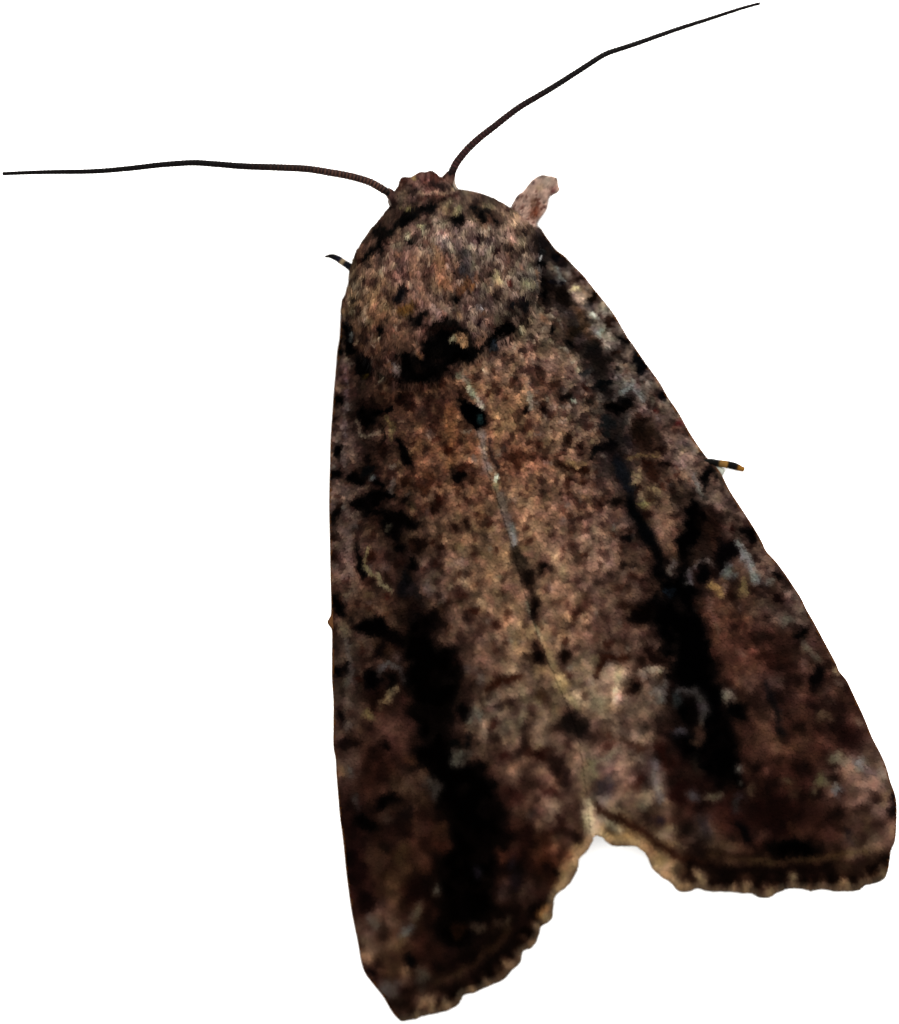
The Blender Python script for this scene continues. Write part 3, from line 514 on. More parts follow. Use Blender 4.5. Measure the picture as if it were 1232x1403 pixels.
def mesh_obj(name, verts, faces, mat, parent=None, cols=None, smooth=True):
    me = bpy.data.meshes.new(name)
    verts = np.asarray(verts, np.float32)
    if isinstance(faces, np.ndarray):
        nf, k = faces.shape
        me.vertices.add(len(verts)); me.vertices.foreach_set('co', verts.ravel())
        me.loops.add(nf * k); me.loops.foreach_set('vertex_index', faces.astype(np.int32).ravel())
        me.polygons.add(nf)
        me.polygons.foreach_set('loop_start', np.arange(0, nf * k, k, dtype=np.int32))
        me.update(calc_edges=True)
        me.validate()
    else:
        me.from_pydata(verts.tolist(), [], [list(f) for f in faces])
    me.polygons.foreach_set('use_smooth', [smooth] * len(me.polygons))
    if cols is not None:
        at = me.color_attributes.new('pigment', 'FLOAT_COLOR', 'POINT')
        c4 = np.ones((len(verts), 4), np.float32); c4[:, :3] = cols
        at.data.foreach_set('color', c4.ravel())
    me.materials.append(mat)
    me.update()
    o = bpy.data.objects.new(name, me)
    COL.objects.link(o)
    if parent is not None:
        o.parent = parent
        o.matrix_parent_inverse.identity()
        if parent.name in ROOTS: pass
    return o


ROOTS = {}


def smooth_poly(poly, step=3.0, closed=True):
    """Catmull-Rom through the traced points, resampled about every `step`"""
    p = np.array(poly, float); n = len(p); out = []
    rng = range(n) if closed else range(n - 1)
    for i in rng:
        if closed:
            a, b, c, d = p[i - 1], p[i], p[(i + 1) % n], p[(i + 2) % n]
        else:
            a, b, c, d = p[max(0, i - 1)], p[i], p[i + 1], p[min(n - 1, i + 2)]
        k = max(2, int(np.hypot(*(c - b)) / step))
        for j in range(k):
            t = j / k
            out.append(0.5 * (2 * b + (c - a) * t + (2 * a - 5 * b + 4 * c - d) * t * t + (3 * b - a - 3 * c + d) * t ** 3))
    if not closed: out.append(p[-1])
    return np.array(out)


def nearest(px, py, pts, closed=True):
    """distance to and closest point on a polyline"""
    q = np.vstack((pts, pts[:1])) if closed else pts
    best = np.full(px.shape, 1e9); bx = np.zeros_like(px); by = np.zeros_like(px)
    for (ax, ay), (cx, cy) in zip(q[:-1], q[1:]):
        vx, vy = cx - ax, cy - ay
        t = np.clip(((px - ax) * vx + (py - ay) * vy) / (vx * vx + vy * vy + 1e-9), 0, 1)
        qx = ax + t * vx; qy = ay + t * vy
        d = (px - qx) ** 2 + (py - qy) ** 2
        m = d < best
        best = np.where(m, d, best); bx = np.where(m, qx, bx); by = np.where(m, qy, by)
    return np.sqrt(best), bx, by


def grid_in(poly, step):
    """quad grid clipped to an outline, its border vertices snapped onto the outline"""
    p = poly
    xs = np.arange(p[:, 0].min() - step, p[:, 0].max() + 2 * step, step)
    ys = np.arange(p[:, 1].min() - step, p[:, 1].max() + 2 * step, step)
    gx, gy = np.meshgrid(xs, ys)
    ins = inside(gx, gy, [tuple(v) for v in p])
    cell = ins[:-1, :-1] | ins[1:, :-1] | ins[:-1, 1:] | ins[1:, 1:]
    use = np.zeros(ins.shape, bool)
    for a in (slice(None, -1), slice(1, None)):
        for b in (slice(None, -1), slice(1, None)):
            use[a, b] |= cell
    idx = -np.ones(ins.shape, int)
    idx[use] = np.arange(use.sum())
    vx = gx[use].copy(); vy = gy[use].copy(); vin = ins[use]
    # only the border band needs the closest point
    pad = np.pad(ins, 1)
    band = ~(pad[:-2, 1:-1] & pad[2:, 1:-1] & pad[1:-1, :-2] & pad[1:-1, 2:] & ins)
    bm = band[use]
    d, qx, qy = nearest(vx[bm], vy[bm], p)
    snap = (~vin[bm]) | (d < 0.3 * step)
    ii = np.where(bm)[0][snap]
    vx[ii] = qx[snap]; vy[ii] = qy[snap]
    f = np.stack((idx[1:, :-1][cell], idx[1:, 1:][cell], idx[:-1, 1:][cell], idx[:-1, :-1][cell]), -1)
    return vx, vy, f


def border_edges(f):
    e = np.concatenate([f[:, [i, (i + 1) % 4]] for i in range(4)])
    key = np.sort(e, 1)
    k = key[:, 0].astype(np.int64) * (key.max() + 1) + key[:, 1]
    _, inv, cnt = np.unique(k, return_inverse=True, return_counts=True)
    return e[cnt[inv] == 1]


def sheet(name, poly, top, bottom, mat, parent, step=2.0, tint=None):
    """a closed solid: top and bottom heights are functions of the place on the grid"""
    vx, vy, f = grid_in(poly, step)
    n = len(vx)
    hd = nearest(vx, vy, poly)[0]
    ht = top(vx, vy, hd); hb = bottom(vx, vy, hd, ht)
    V = np.vstack((pos(vx, vy, ht), pos(vx, vy, hb)))
    c = pigment(vx, vy)
    if tint is not None: c = tint(vx, vy, c)
    be = border_edges(f)
    side = np.stack((be[:, 1], be[:, 0], be[:, 0] + n, be[:, 1] + n), -1)
    F = np.vstack((f, f[:, ::-1] + n, side))
    return mesh_obj(name, V, F, mat, parent, np.vstack((c, c)))


def tube(name, path, radii, mat, parent, cols, sides=10, ring=None):
    """tapered tube along 3-D points, closed at both ends"""
    P = np.asarray(path, float); n = len(P)
    T = np.gradient(P, axis=0); T /= np.linalg.norm(T, axis=1)[:, None]
    up = np.array((0, 0, 1.0)); V = []; Cc = []
    for i in range(n):
        a = np.cross(T[i], up); a /= np.linalg.norm(a) + 1e-9; b = np.cross(a, T[i])
        for k in range(sides):
            th = 2 * math.pi * k / sides
            V.append(P[i] + radii[i] * (a * math.cos(th) + b * math.sin(th))); Cc.append(cols[i])
    F = []
    for i in range(n - 1):
        for k in range(sides):
            k2 = (k + 1) % sides
            F.append((i * sides + k, i * sides + k2, (i + 1) * sides + k2, (i + 1) * sides + k))
    F.append(tuple(range(sides))[::-1]); F.append(tuple((n - 1) * sides + k for k in range(sides)))
    return mesh_obj(name, V, F, mat, parent, np.array(Cc))


def strips(name, roots, dirs, length, width, lift, mat, parent, cols, nseg=3, droop=0.0, tipcols=None):
    """many thin tapering hairs as one mesh; roots Nx3, dirs Nx3 (unit), lift = rise in the middle"""
    n = len(roots)
    up = np.array((0, 0, 1.0))
    sidev = np.cross(dirs, up); sidev /= np.linalg.norm(sidev, axis=1)[:, None] + 1e-9
    V = []; C = []
    for s in range(nseg + 1):
        t = s / nseg
        w = width * (1 - 0.85 * t ** 1.5) * 0.5
        c = roots + dirs * (length * t)[:, None] + up * (lift * math.sin(t * math.pi * 0.8) - droop * t * t)[:, None]
        V.append(c - sidev * w[:, None]); V.append(c + sidev * w[:, None])
        cc = cols if tipcols is None else cols * (1 - t) + tipcols * t
        C.append(cc); C.append(cc)
    V = np.stack(V, 1).reshape(-1, 3); C = np.stack(C, 1).reshape(-1, 3)
    k = 2 * (nseg + 1)
    base = np.arange(n)[:, None] * k
    F = np.vstack([np.concatenate((base + 2 * s, base + 2 * s + 1, base + 2 * s + 3, base + 2 * s + 2), 1) for s in range(nseg)])
    return mesh_obj(name, V, F, mat, parent, C)


def rand_in(poly, n, rng=RNG):
    x = rng.uniform(poly[:, 0].min(), poly[:, 0].max(), n * 3); y = rng.uniform(poly[:, 1].min(), poly[:, 1].max(), n * 3)
    k = inside(x, y, [tuple(v) for v in poly])
    return x[k][:n], y[k][:n]


# ------------------------------------------------------------------ the surface it rests on
S_ = 90.0
ground = mesh_obj('white_surface', [(-S_, -S_, 0), (S_, -S_, 0), (S_, S_, 0), (-S_, S_, 0)], [(0, 1, 2, 3)], M_PAPER)
ground['kind'] = 'structure'

# ------------------------------------------------------------------ the moth
moth = bpy.data.objects.new('moth', None)
COL.objects.link(moth)
moth.empty_display_size = 0.5
moth['label'] = 'mottled dark brown moth resting with folded wings on the plain white surface'
moth['category'] = 'moth'

# outlines traced on the moth (grid units)
COSTA_L = [(500, 420), (478, 404), (468, 420), (466, 440), (465, 462), (462, 480), (460, 505), (457, 540), (455, 570), (453, 600), (452, 640), (451, 690), (452, 740),
           (453, 790), (454, 835), (452, 847), (449, 852), (452, 858), (455, 864), (455, 900), (455, 930), (457, 960), (457, 990), (457, 1022),
           (460, 1040), (461, 1060), (463, 1085), (466, 1120), (470, 1150), (474, 1190), (477, 1215), (482, 1250), (490, 1290),
           (495, 1318), (500, 1333), (510, 1347), (525, 1366), (536, 1385), (545, 1396), (551, 1400)]
TERMEN_L = [(560, 1398), (570, 1396), (580, 1392), (600, 1388), (615, 1384), (627, 1377), (632, 1370), (635, 1363), (650, 1360), (667, 1352),
            (690, 1342), (700, 1331), (713, 1318), (716, 1304), (730, 1297), (738, 1282), (741, 1270), (755, 1260), (758, 1245), (759, 1232),
            (765, 1223), (775, 1216), (785, 1204), (792, 1188), (793, 1177), (800, 1170), (808, 1160), (813, 1149)]
SEAM = [(600, 470), (628, 530), (650, 570), (668, 640), (690, 705), (706, 760), (735, 860), (765, 935), (790, 995), (803, 1070), (812, 1146)]
TERMEN_R = [(818, 1145), (825, 1146), (833, 1155), (845, 1159), (868, 1159), (880, 1165), (888, 1175), (893, 1188), (905, 1200), (920, 1210), (930, 1221),
            (945, 1221), (957, 1217), (970, 1221), (1000, 1222), (1020, 1224), (1030, 1224), (1042, 1230), (1055, 1229), (1065, 1223), (1078, 1218),
            (1090, 1217), (1105, 1219), (1112, 1221), (1125, 1218), (1145, 1221), (1175, 1220), (1185, 1213), (1203, 1209)]
COSTA_R = [(1214, 1201), (1218, 1188), (1221, 1165), (1227, 1150), (1229, 1110), (1227, 1090), (1220, 1070), (1215, 1052), (1208, 1035), (1195, 1010),
           (1185, 985), (1172, 957), (1160, 932), (1150, 920), (1145, 908), (1130, 880), (1115, 852), (1105, 835), (1098, 820), (1087, 803),
           (1075, 785), (1062, 768), (1050, 755), (1043, 740), (1030, 718), (1015, 695), (1000, 672), (990, 652), (980, 638), (970, 628),
           (958, 612), (945, 592), (930, 565), (915, 543), (905, 525), (885, 497), (870, 475), (860, 461), (843, 432), (828, 412),
           (815, 396), (800, 377), (787, 364), (775, 351), (762, 341), (750, 325), (738, 310), (722, 318), (700, 380)]
seam = smooth_poly(SEAM, 4, False)
costa_l = smooth_poly(COSTA_L, 4, False); costa_r = smooth_poly(COSTA_R, 4, False)
# the left wing tucks a little under the right one along the seam
under = seam + np.stack((6 * np.ones(len(seam)), np.zeros(len(seam))), 1)
under[-6:, 0] = seam[-6:, 0] + np.linspace(5, 0, 6)
wing_l = np.vstack((costa_l, smooth_poly(TERMEN_L, 3, False), under[::-1]))
wing_r = np.vstack((seam, smooth_poly(TERMEN_R, 3, False), costa_r))
WAVE = vnoise(PH, PW, 46, RNG) * 0.016 + vnoise(PH, PW, 17, RNG) * 0.007
VEINS = {'l': [], 'r': []}
for k, (ex, ey) in enumerate([(497, 1325), (525, 1366), (560, 1396), (600, 1386), (640, 1360), (690, 1340), (716, 1304), (742, 1268), (765, 1222), (790, 1190)]):
    VEINS['l'].append(smooth_poly([(540, 470), (515 + 9 * k, 700), (500 + 22 * k, 1000), (ex, ey)], 8, False))
for k, (ex, ey) in enumerate([(1226, 1100), (1215, 1200), (1175, 1218), (1125, 1217), (1078, 1216), (1030, 1222), (980, 1220), (930, 1218), (892, 1180), (845, 1157)]):
    VEINS['r'].append(smooth_poly([(735, 400), (905 - 17 * k, 700), (1100 - 28 * k, 960), (ex, ey)], 8, False))


def wing_height(side):
    costa = costa_l if side == 'l' else costa_r

    def h(px, py, hd=None):
        dc = nearest(px, py, costa[::2], False)[0]; ds = nearest(px, py, seam[::2], False)[0]
        t = ds / (ds + dc + 1e-6)
        v = np.clip((py - 480) / 700.0, -0.25, 1.3)
        hs = 1.22 - 0.70 * v
        z = 0.10 + (hs - 0.10) * (1 - t ** 1.7)
        z -= 0.04 * np.exp(-(ds / 12.0) ** 2) * np.clip(1.2 - v, 0.3, 1)
        z += (0.012 if side == 'l' else 0.016) * np.exp(-(ds / 26.0) ** 2)
        if side == 'l': z -= 0.017 * np.exp(-(ds / 6.0) ** 2)
        yi = np.clip(py.astype(int), 0, PH - 1); xi = np.clip(px.astype(int), 0, PW - 1)
        z += WAVE[yi, xi] * np.clip(dc / 20, 0, 1)
        dv = np.full(px.shape, 1e9)
        for p in VEINS[side]: dv = np.minimum(dv, nearest(px, py, p, False)[0])
        z += 0.018 * np.exp(-(dv / 4.0) ** 2) * np.clip(dc / 12, 0, 1) * np.clip((py - 520) / 200, 0, 1)
        return z
    return h


H_L = wing_height('l'); H_R = wing_height('r')


def costal_tint(costa):
    def t(px, py, c):
        d = nearest(px, py, costa, False)[0]
        a = np.clip((4.6 - d) / 2.6, 0, 1)[:, None] * 0.8
        return c * (1 - a) + (lin((104, 64, 32)) / LIGHT) * a
    return t


def thin(th):
    return lambda px, py, hd, ht: ht - th * np.clip(0.35 + hd / 6.0, 0.35, 1.0)


forewing_l = sheet('forewing', wing_l, H_L, thin(0.035), M_WING, moth, 2.0, costal_tint(costa_l))
forewing_l['label'] = 'forewing with the straight outer edge and long black streak near its tip'
forewing_r = sheet('forewing', wing_r, H_R, thin(0.025), M_WING, moth, 2.0, costal_tint(costa_r))
forewing_r['label'] = 'forewing overlapping the other, with a broad black streak and squarer tip'


def wing_scales(poly, hfun, base, parent, n, free):
    x, y = rand_in(poly, n)
    d = nearest(x, y, free, False)[0]
    k = d > 3.0
    x, y = x[k], y[k]
    order = np.argsort(y); x, y = x[order], y[order]
    n = len(x)
    dx, dy = x - base[0], y - base[1]
    L_ = np.hypot(dx, dy); dx /= L_; dy /= L_
    a = RNG.normal(0, 0.28, n); dx, dy = dx * np.cos(a) - dy * np.sin(a), dx * np.sin(a) + dy * np.cos(a)
    big = 1 + 0.25 * np.clip((y - 640) / 600, 0, 1)
    ln = RNG.uniform(3.8, 6.0, n) * big; wd = RNG.uniform(2.3, 3.7, n) * big
    e = 2.0
    P0 = pos(x, y, hfun(x, y)); P1 = pos(x + dx * e, y + dy * e, hfun(x + dx * e, y + dy * e)); P2 = pos(x - dy * e, y + dx * e, hfun(x - dy * e, y + dx * e))
    tx = (P1 - P0) / e; ty = (P2 - P0) / e
    nn = np.cross(tx, ty); nn /= np.linalg.norm(nn, axis=1)[:, None]; nn[nn[:, 2] < 0] *= -1
    roll = RNG.normal(0, 0.003, n)
    V = []
    lift = RNG.uniform(0.004, 0.014, n) * (1.1 - 0.6 * np.clip((y - 640) / 600, 0, 1))
    for (t, w, l) in ((-0.5, 0.34, 0.0), (0.12, 0.5, 0.6), (0.5, 0.27, 1.0)):
        for s in (-1, 1):
            V.append(P0 + tx * (ln * t)[:, None] + ty * (wd * w * s)[:, None] + nn * (0.004 + lift * l + s * w * roll)[:, None])
    V = np.stack(V, 1).reshape(-1, 3)
    c = pigment(x, y) * np.exp(RNG.normal(0, 1, n) * (0.075 - 0.05 * np.clip((y - 640) / 600, 0, 1)))[:, None]
    C = np.repeat(c, 6, 0)
    b = np.arange(n)[:, None] * 6
    F = np.vstack((np.concatenate((b, b + 1, b + 3, b + 2), 1), np.concatenate((b + 2, b + 3, b + 5, b + 4), 1)))
    o = mesh_obj('wing_scales', V, F, M_SCALE, parent, C)
    o['kind'] = 'stuff'
    return o


wing_scales(wing_l, H_L, (540, 330), forewing_l, 60000, np.vstack((costa_l, smooth_poly(TERMEN_L, 3, False))))
wing_scales(wing_r, H_R, (690, 260), forewing_r, 66000, np.vstack((smooth_poly(TERMEN_R, 3, False), costa_r)))


# the scalloped fringe: one tuft of fine hair scales for each scallop
def fringe(outline, hfun, parent, tuft_len, inward):
    p = smooth_poly(outline, 1.5, False)
    s = np.concatenate(([0], np.cumsum(np.hypot(*np.diff(p, axis=0).T))))
    a = 0.0
    while a < s[-1] - 4:
        b = min(s[-1], a + tuft_len * RNG.uniform(0.75, 1.3))
        n = int((b - a) * 4.0)
        u = RNG.uniform(a, b, n)
        x = np.interp(u, s, p[:, 0]); y = np.interp(u, s, p[:, 1])
        x2 = np.interp(np.clip(u + 5, 0, s[-1]), s, p[:, 0]); y2 = np.interp(np.clip(u + 5, 0, s[-1]), s, p[:, 1])
        x1 = np.interp(np.clip(u - 5, 0, s[-1]), s, p[:, 0]); y1 = np.interp(np.clip(u - 5, 0, s[-1]), s, p[:, 1])
        tx, ty = x2 - x1, y2 - y1
        L_ = np.hypot(tx, ty) + 1e-9
        ox, oy = -ty / L_, tx / L_
        ox, oy = ox * inward, oy * inward
        fan = ((u - (a + b) / 2) / (b - a)) * 0.35 + RNG.normal(0, 0.08, n)
        fx = ox * np.cos(fan) - oy * np.sin(fan) * inward; fy = oy * np.cos(fan) + ox * np.sin(fan) * inward
        back = RNG.uniform(6, 11, n)
        rx, ry = x - fx * back, y - fy * back
        mid = 1 - (np.abs(u - (a + b) / 2) / (b - a) * 2) ** 2
        ln = back + 0.3 + 0.9 * mid * RNG.uniform(0.4, 1, n)
        ex, ey = rx + fx * ln, ry + fy * ln
        R0 = pos(rx, ry, hfun(rx, ry) + 0.02); R1 = pos(ex, ey, np.maximum(0.03, hfun(x, y) - 0.01))
        dv = R1 - R0; LL = np.linalg.norm(dv, axis=1); dv /= LL[:, None]
        c0 = pigment(rx, ry); c1 = pigment(x - ox * 2, y - oy * 2)
        j = RNG.lognormal(0, 0.2, n)[:, None]
        tip = (0.78 * c1 + 0.22 * lin((186, 162, 130)) / LIGHT)
        strips('fringe_tuft', R0, dv, LL, np.full(n, 0.018), np.full(n, 0.012), M_HAIR, parent, c0 * j, 3, 0.0, tip * j)
        a = b


fringe([(548, 1399)] + TERMEN_L, H_L, forewing_l, 17, -1 if False else 1)
fringe(TERMEN_R + [(1214, 1201)], H_R, forewing_r, 17, 1)

# hindwings folded beneath the forewings
hind_l = smooth_poly([(640, 600), (585, 760), (560, 980), (580, 1180), (640, 1260), (700, 1240), (760, 1180), (803, 1140), (812, 1120), (795, 1020), (740, 860), (690, 700)], 4)
hind_r = smooth_poly([(700, 600), (735, 760), (790, 960), (808, 1100), (816, 1141), (832, 1148), (868, 1148), (920, 1180), (1010, 1190), (1060, 1120), (1000, 930), (900, 740), (800, 580)], 4)
for poly, hf in ((hind_l, H_L), (hind_r, H_R)):
    vx, vy, f = grid_in(poly, 10)
    sheet('hindwing', poly, (lambda hf: lambda px, py, hd: np.maximum(0.05, hf(px, py) - 0.13))(hf), thin(0.02), M_HIND, moth, 8.0)

# abdomen under the wings, in overlapping rings
ap = smooth_poly([(615, 470), (645, 560), (680, 680), (712, 790), (745, 890), (772, 970), (790, 1030)], 6, False)
s = np.linspace(0, 1, len(ap))
arad = 0.10 + 0.36 * np.sin(np.clip(0.28 + s * 0.72, 0, 1) * math.pi) ** 0.7 * (1 - 0.35 * s) + 0.015 * np.cos(s * 2 * math.pi * 8)
A3 = np.array([pos(x, y, r + 0.02) for (x, y), r in zip(ap, arad * 0.85)])
abd = tube('abdomen', A3, arad * 0.85, M_ABD, moth, np.full((len(ap), 3), 0.02), 20)

# thorax, a furry dome
th_poly = smooth_poly([(540, 268), (533, 283), (518, 302), (505, 317), (495, 333), (486, 348), (482, 362), (478, 374), (477, 388), (473, 402), (468, 416), (467, 432),
                       (476, 452), (492, 478), (512, 505), (545, 524), (575, 527), (605, 518), (630, 500), (660, 484), (684, 468), (708, 454), (728, 430),
                       (740, 398), (743, 360), (738, 312), (722, 296), (700, 284), (690, 278), (670, 268), (655, 263), (640, 260), (625, 258), (600, 258), (570, 262)], 3)


def th_top(px, py, hd=None):
    if hd is None: hd = nearest(px, py, th_poly)[0]
    d = np.clip(hd / 125.0, 0, 1)
    z = 0.42 + 1.18 * np.sqrt(np.clip(1 - (1 - d) ** 2, 0, 1))
    lift = np.clip((py - 300) / 200, 0, 1)
    lo = 0.35 + 0.75 * lift * np.clip((px - 462) / 60, 0, 1)         # towards the back the dome meets the raised wing bases
    z = np.maximum(z, lo + 0.5 * d)
    yi = np.clip(py.astype(int), 0, PH - 1); xi = np.clip(px.astype(int), 0, PW - 1)
    return z + WAVE[yi, xi] * 1.6


def th_bottom(px, py, hd, ht):
    return np.maximum(0.0, 0.34 - 0.01 * hd)


thorax = sheet('thorax', th_poly, th_top, th_bottom, M_BODY, moth, 2.0)


# shoulder flaps, collar and the dark tuft at the back of the thorax lie on the dome
def flap(name, poly, rise):
    p = smooth_poly(poly, 3)
    top = lambda px, py, hd: th_top(px, py) + 0.004 + rise * np.sqrt(np.clip(hd / 16.0, 0, 1))
    o = sheet(name, p, top, lambda px, py, hd, ht: th_top(px, py) - 0.03, M_BODY, moth, 2.0)
    return o, p, top


teg_l, TL, tl_top = flap('tegula', [(500, 352), (520, 338), (540, 352), (552, 390), (562, 440), (560, 490), (545, 516), (522, 502), (500, 476), (482, 450), (475, 420), (483, 385)], 0.05)
teg_r, TR, tr_top = flap('tegula', [(690, 302), (712, 300), (733, 322), (738, 360), (735, 400), (724, 425), (706, 444), (684, 440), (668, 415), (664, 370), (672, 330)], 0.05)
collar, TC, tc_top = flap('collar', [(522, 318), (545, 298), (580, 288), (620, 278), (660, 282), (690, 294), (684, 308), (640, 302), (600, 306), (565, 318), (535, 336)], 0.035)
crest, TK, tk_top = flap('thoracic_crest', [(556, 486), (583, 470), (592, 446), (620, 436), (645, 452), (668, 462), (690, 444), (704, 450), (684, 466), (655, 485), (615, 503), (590, 517), (562, 524), (550, 510)], 0.06)
crest['label'] = 'black tuft with one pale spot at the back of the thorax'


# fur: hair scales combed back over the dome
def fur(poly, top, parent, n, l0, l1, focus=(612, 120), w=0.024, lift=0.03, spill=False):
    x, y = rand_in(poly, n)
    n = len(x)
    dx, dy = x - focus[0], y - focus[1]
    L_ = np.hypot(dx, dy); dx /= L_; dy /= L_
    a = RNG.normal(0, 0.3, n); dx, dy = dx * np.cos(a) - dy * np.sin(a), dx * np.sin(a) + dy * np.cos(a)
    ln = RNG.uniform(l0, l1, n)
    # hairs stay within the outline of the body
    for _ in range(4):
        tx_, ty_ = x + dx * ln, y + dy * ln
        out = ~inside(tx_, ty_, [tuple(v) for v in poly]) & ~(spill & ((ty_ > 455) & (tx_ > 492) | (ty_ > 345) & (tx_ > 690)))
        ln[out] *= 0.55
    R0 = pos(x, y, top(x, y, nearest(x, y, poly)[0]) + 0.004)
    ex, ey = x + dx * ln, y + dy * ln
    ins_ = inside(ex, ey, [tuple(v) for v in poly])
    zt_ = top(ex, ey, np.where(ins_, nearest(ex, ey, poly)[0], 0))
    if spill: zt_ = np.where(ins_, zt_, np.where(ex > 625, H_R(ex, ey), H_L(ex, ey)) + 0.015)
    R1 = pos(ex, ey, zt_ + 0.02)
    dv = R1 - R0; LL = np.linalg.norm(dv, axis=1) + 1e-6; dv /= LL[:, None]
    c = pigment(x + dx * ln * 0.5, y + dy * ln * 0.5) * RNG.lognormal(0.0, 0.16, n)[:, None]
    o = strips('fur', R0, dv, LL, RNG.uniform(0.6, 1.4, n) * w, RNG.uniform(0.3, 1.2, n) * lift, M_HAIR, parent, c, 3)
    o['kind'] = 'stuff'
    return o


fur(th_poly, th_top, thorax, 17000, 6, 15, spill=True)
fur(TL, tl_top, teg_l, 3800, 7, 15)
fur(TR, tr_top, teg_r, 3400, 7, 15)
fur(TC, tc_top, collar, 2400, 5, 10)
fur(TK, tk_top, crest, 2600, 5, 11)

# head
hd_poly = smooth_poly([(533, 262), (538, 261), (543, 263), (545, 256), (547, 248), (552, 242), (562, 242), (568, 239), (575, 235), (583, 235), (590, 233), (597, 236), (604, 242),
                       (609, 238), (614, 235), (620, 238), (623, 250), (626, 259), (640, 272), (630, 292), (600, 300), (560, 302), (540, 292), (532, 276)], 2)


def hd_top(px, py, hd=None):
    if hd is None: hd = nearest(px, py, hd_poly)[0]
    d = np.clip(hd / 30.0, 0, 1)
    yi = np.clip(py.astype(int), 0, PH - 1); xi = np.clip(px.astype(int), 0, PW - 1)
    return 0.62 + 0.42 * np.sqrt(np.clip(1 - (1 - d) ** 2, 0, 1)) + WAVE[yi, xi] * 2.5


head = sheet('head', hd_poly, hd_top, lambda px, py, hd, ht: 0.60 - 0.35 * np.sqrt(np.clip(hd / 30.0, 0, 1)), M_BODY, moth, 1.6)
fur(hd_poly, hd_top, head, 2600, 4, 9, (585, 200), 0.022, 0.03)
for (x, y) in ((538, 276), (622, 262)):            # compound eyes low at the sides of the head
    n_, m_ = 14, 10
    V = []; F = []
    cx, cy, cz = pos(np.array([x]), np.array([y]), np.array([0.5]))[0]
    for i in range(m_ + 1):
        for k in range(n_):
            a = math.pi * i / m_; b = 2 * math.pi * k / n_
            V.append((cx + 0.075 * math.sin(a) * math.cos(b), cy + 0.085 * math.sin(a) * math.sin(b), cz + 0.09 * math.cos(a)))
    for i in range(m_):
        for k in range(n_): F.append((i * n_ + k, i * n_ + (k + 1) % n_, (i + 1) * n_ + (k + 1) % n_, (i + 1) * n_ + k))
    mesh_obj('eye', V, F, M_ANT, head, np.full((len(V), 3), 0.003))

# antennae: ringed, tapering
ANT_L = [(534, 266), (524, 259), (512, 252), (500, 247), (478, 241), (456, 237), (421, 231.5), (381, 229.5), (333, 227.8), (298, 225), (267, 223), (245, 224), (219, 226), (175, 231), (127, 234.8), (57, 236), (3.5, 238)]
ANT_R = [(616, 242), (621, 232), (627, 221), (641, 204), (657, 189), (675, 175), (708, 149.5), (735, 133), (761, 117.5), (801.6, 91.5), (816, 82), (831, 73.5), (848, 67.5), (872.6, 59.5), (925, 41), (973, 25.5), (1014.5, 12), (1041.7, 4.5)]


def antenna(path, r0, r1, tint, label):
    p = smooth_poly(path, 1.4, False)
    s = np.concatenate(([0], np.cumsum(np.hypot(*np.diff(p, axis=0).T)))); t = s / s[-1]
    seg = (s / 5.0) % 1.0
    r = (r0 * (1 - t) ** 0.8 + r1) * (1 + 0.07 * np.cos(seg * 2 * math.pi)) * (1 - 0.35 * np.clip(1 - s / 9, 0, 1))
    h = 0.86 + 0.45 * t + 0.10 * np.sin(t * math.pi)
    P3 = pos(p[:, 0], p[:, 1], h)
    c = np.zeros((len(p), 3))
    near = np.clip(1 - t / 0.4, 0, 1)[:, None]
    dark = lin((9, 5, 6)) / LIGHT; pale = lin(tint) / LIGHT
    ring = np.clip(np.cos(seg * 2 * math.pi) * 1.4, 0, 1)[:, None] * RNG.uniform(0.4, 1.0, len(p))[:, None]
    c[:] = dark + ring * near * (pale - dark) + 0.35 * near * (lin((50, 32, 30)) / LIGHT)
    basal = np.clip(1 - s / 18, 0, 1)[:, None]
    c = c * (1 - basal) + basal * lin((4, 3, 4)) / LIGHT
    o = tube('antenna', P3, r * U, M_ANT, moth, c, 10)
    o['label'] = label
    return o


ant_l = antenna(ANT_L, 3.5, 2.6, (122, 84, 70), 'long thin antenna reaching straight out sideways from the head')
ant_r = antenna(ANT_R, 3.4, 2.6, (84, 46, 46), 'long thin antenna reaching up and out beyond the thick foreleg')


def blob(name, poly, h0, th, mat, parent, tintcol=None, mix=0.7, step=1.2, width=8.0, slope=None):
    p = smooth_poly(poly, 1.5)
    prof = lambda hd: np.sqrt(np.clip(1 - (1 - np.clip(hd / width, 0, 1)) ** 2, 0, 1))
    hh = (lambda px, py: h0) if slope is None else slope
    tint = None
    if tintcol is not None:
        tint = lambda px, py, c: (1 - mix) * c + mix * (tintcol(px, py) if callable(tintcol) else lin(tintcol) / LIGHT)
    return sheet(name, p, lambda px, py, hd: hh(px, py) + th * prof(hd), lambda px, py, hd, ht: hh(px, py) - th * prof(hd), mat, parent, step, tint)


# scapes (thick first joints) and the pale tufts beneath them
blob('scape', [(526, 260), (533, 257), (541, 262), (544, 270), (538, 277), (531, 270)], 0.80, 0.10, M_BODY, ant_l, (70, 48, 46), .6, 1.2, 6)
blob('scape', [(607, 243), (612, 235), (619, 232), (625, 234), (624, 244), (621, 254), (611, 254)], 0.80, 0.10, M_BODY, ant_r, (70, 46, 42), .6, 1.2, 6)
blob('pale_tuft', [(525, 263), (530, 264), (536, 272), (538, 282), (534, 282), (531, 273)], 0.74, 0.05, M_BODY, ant_l, (190, 172, 160), .8, 1.2, 4)
blob('pale_tuft', [(619, 240), (624.5, 238), (624, 248), (627, 259), (623, 261), (619, 252)], 0.82, 0.05, M_BODY, ant_r, (168, 156, 142), .75, 1.2, 4)

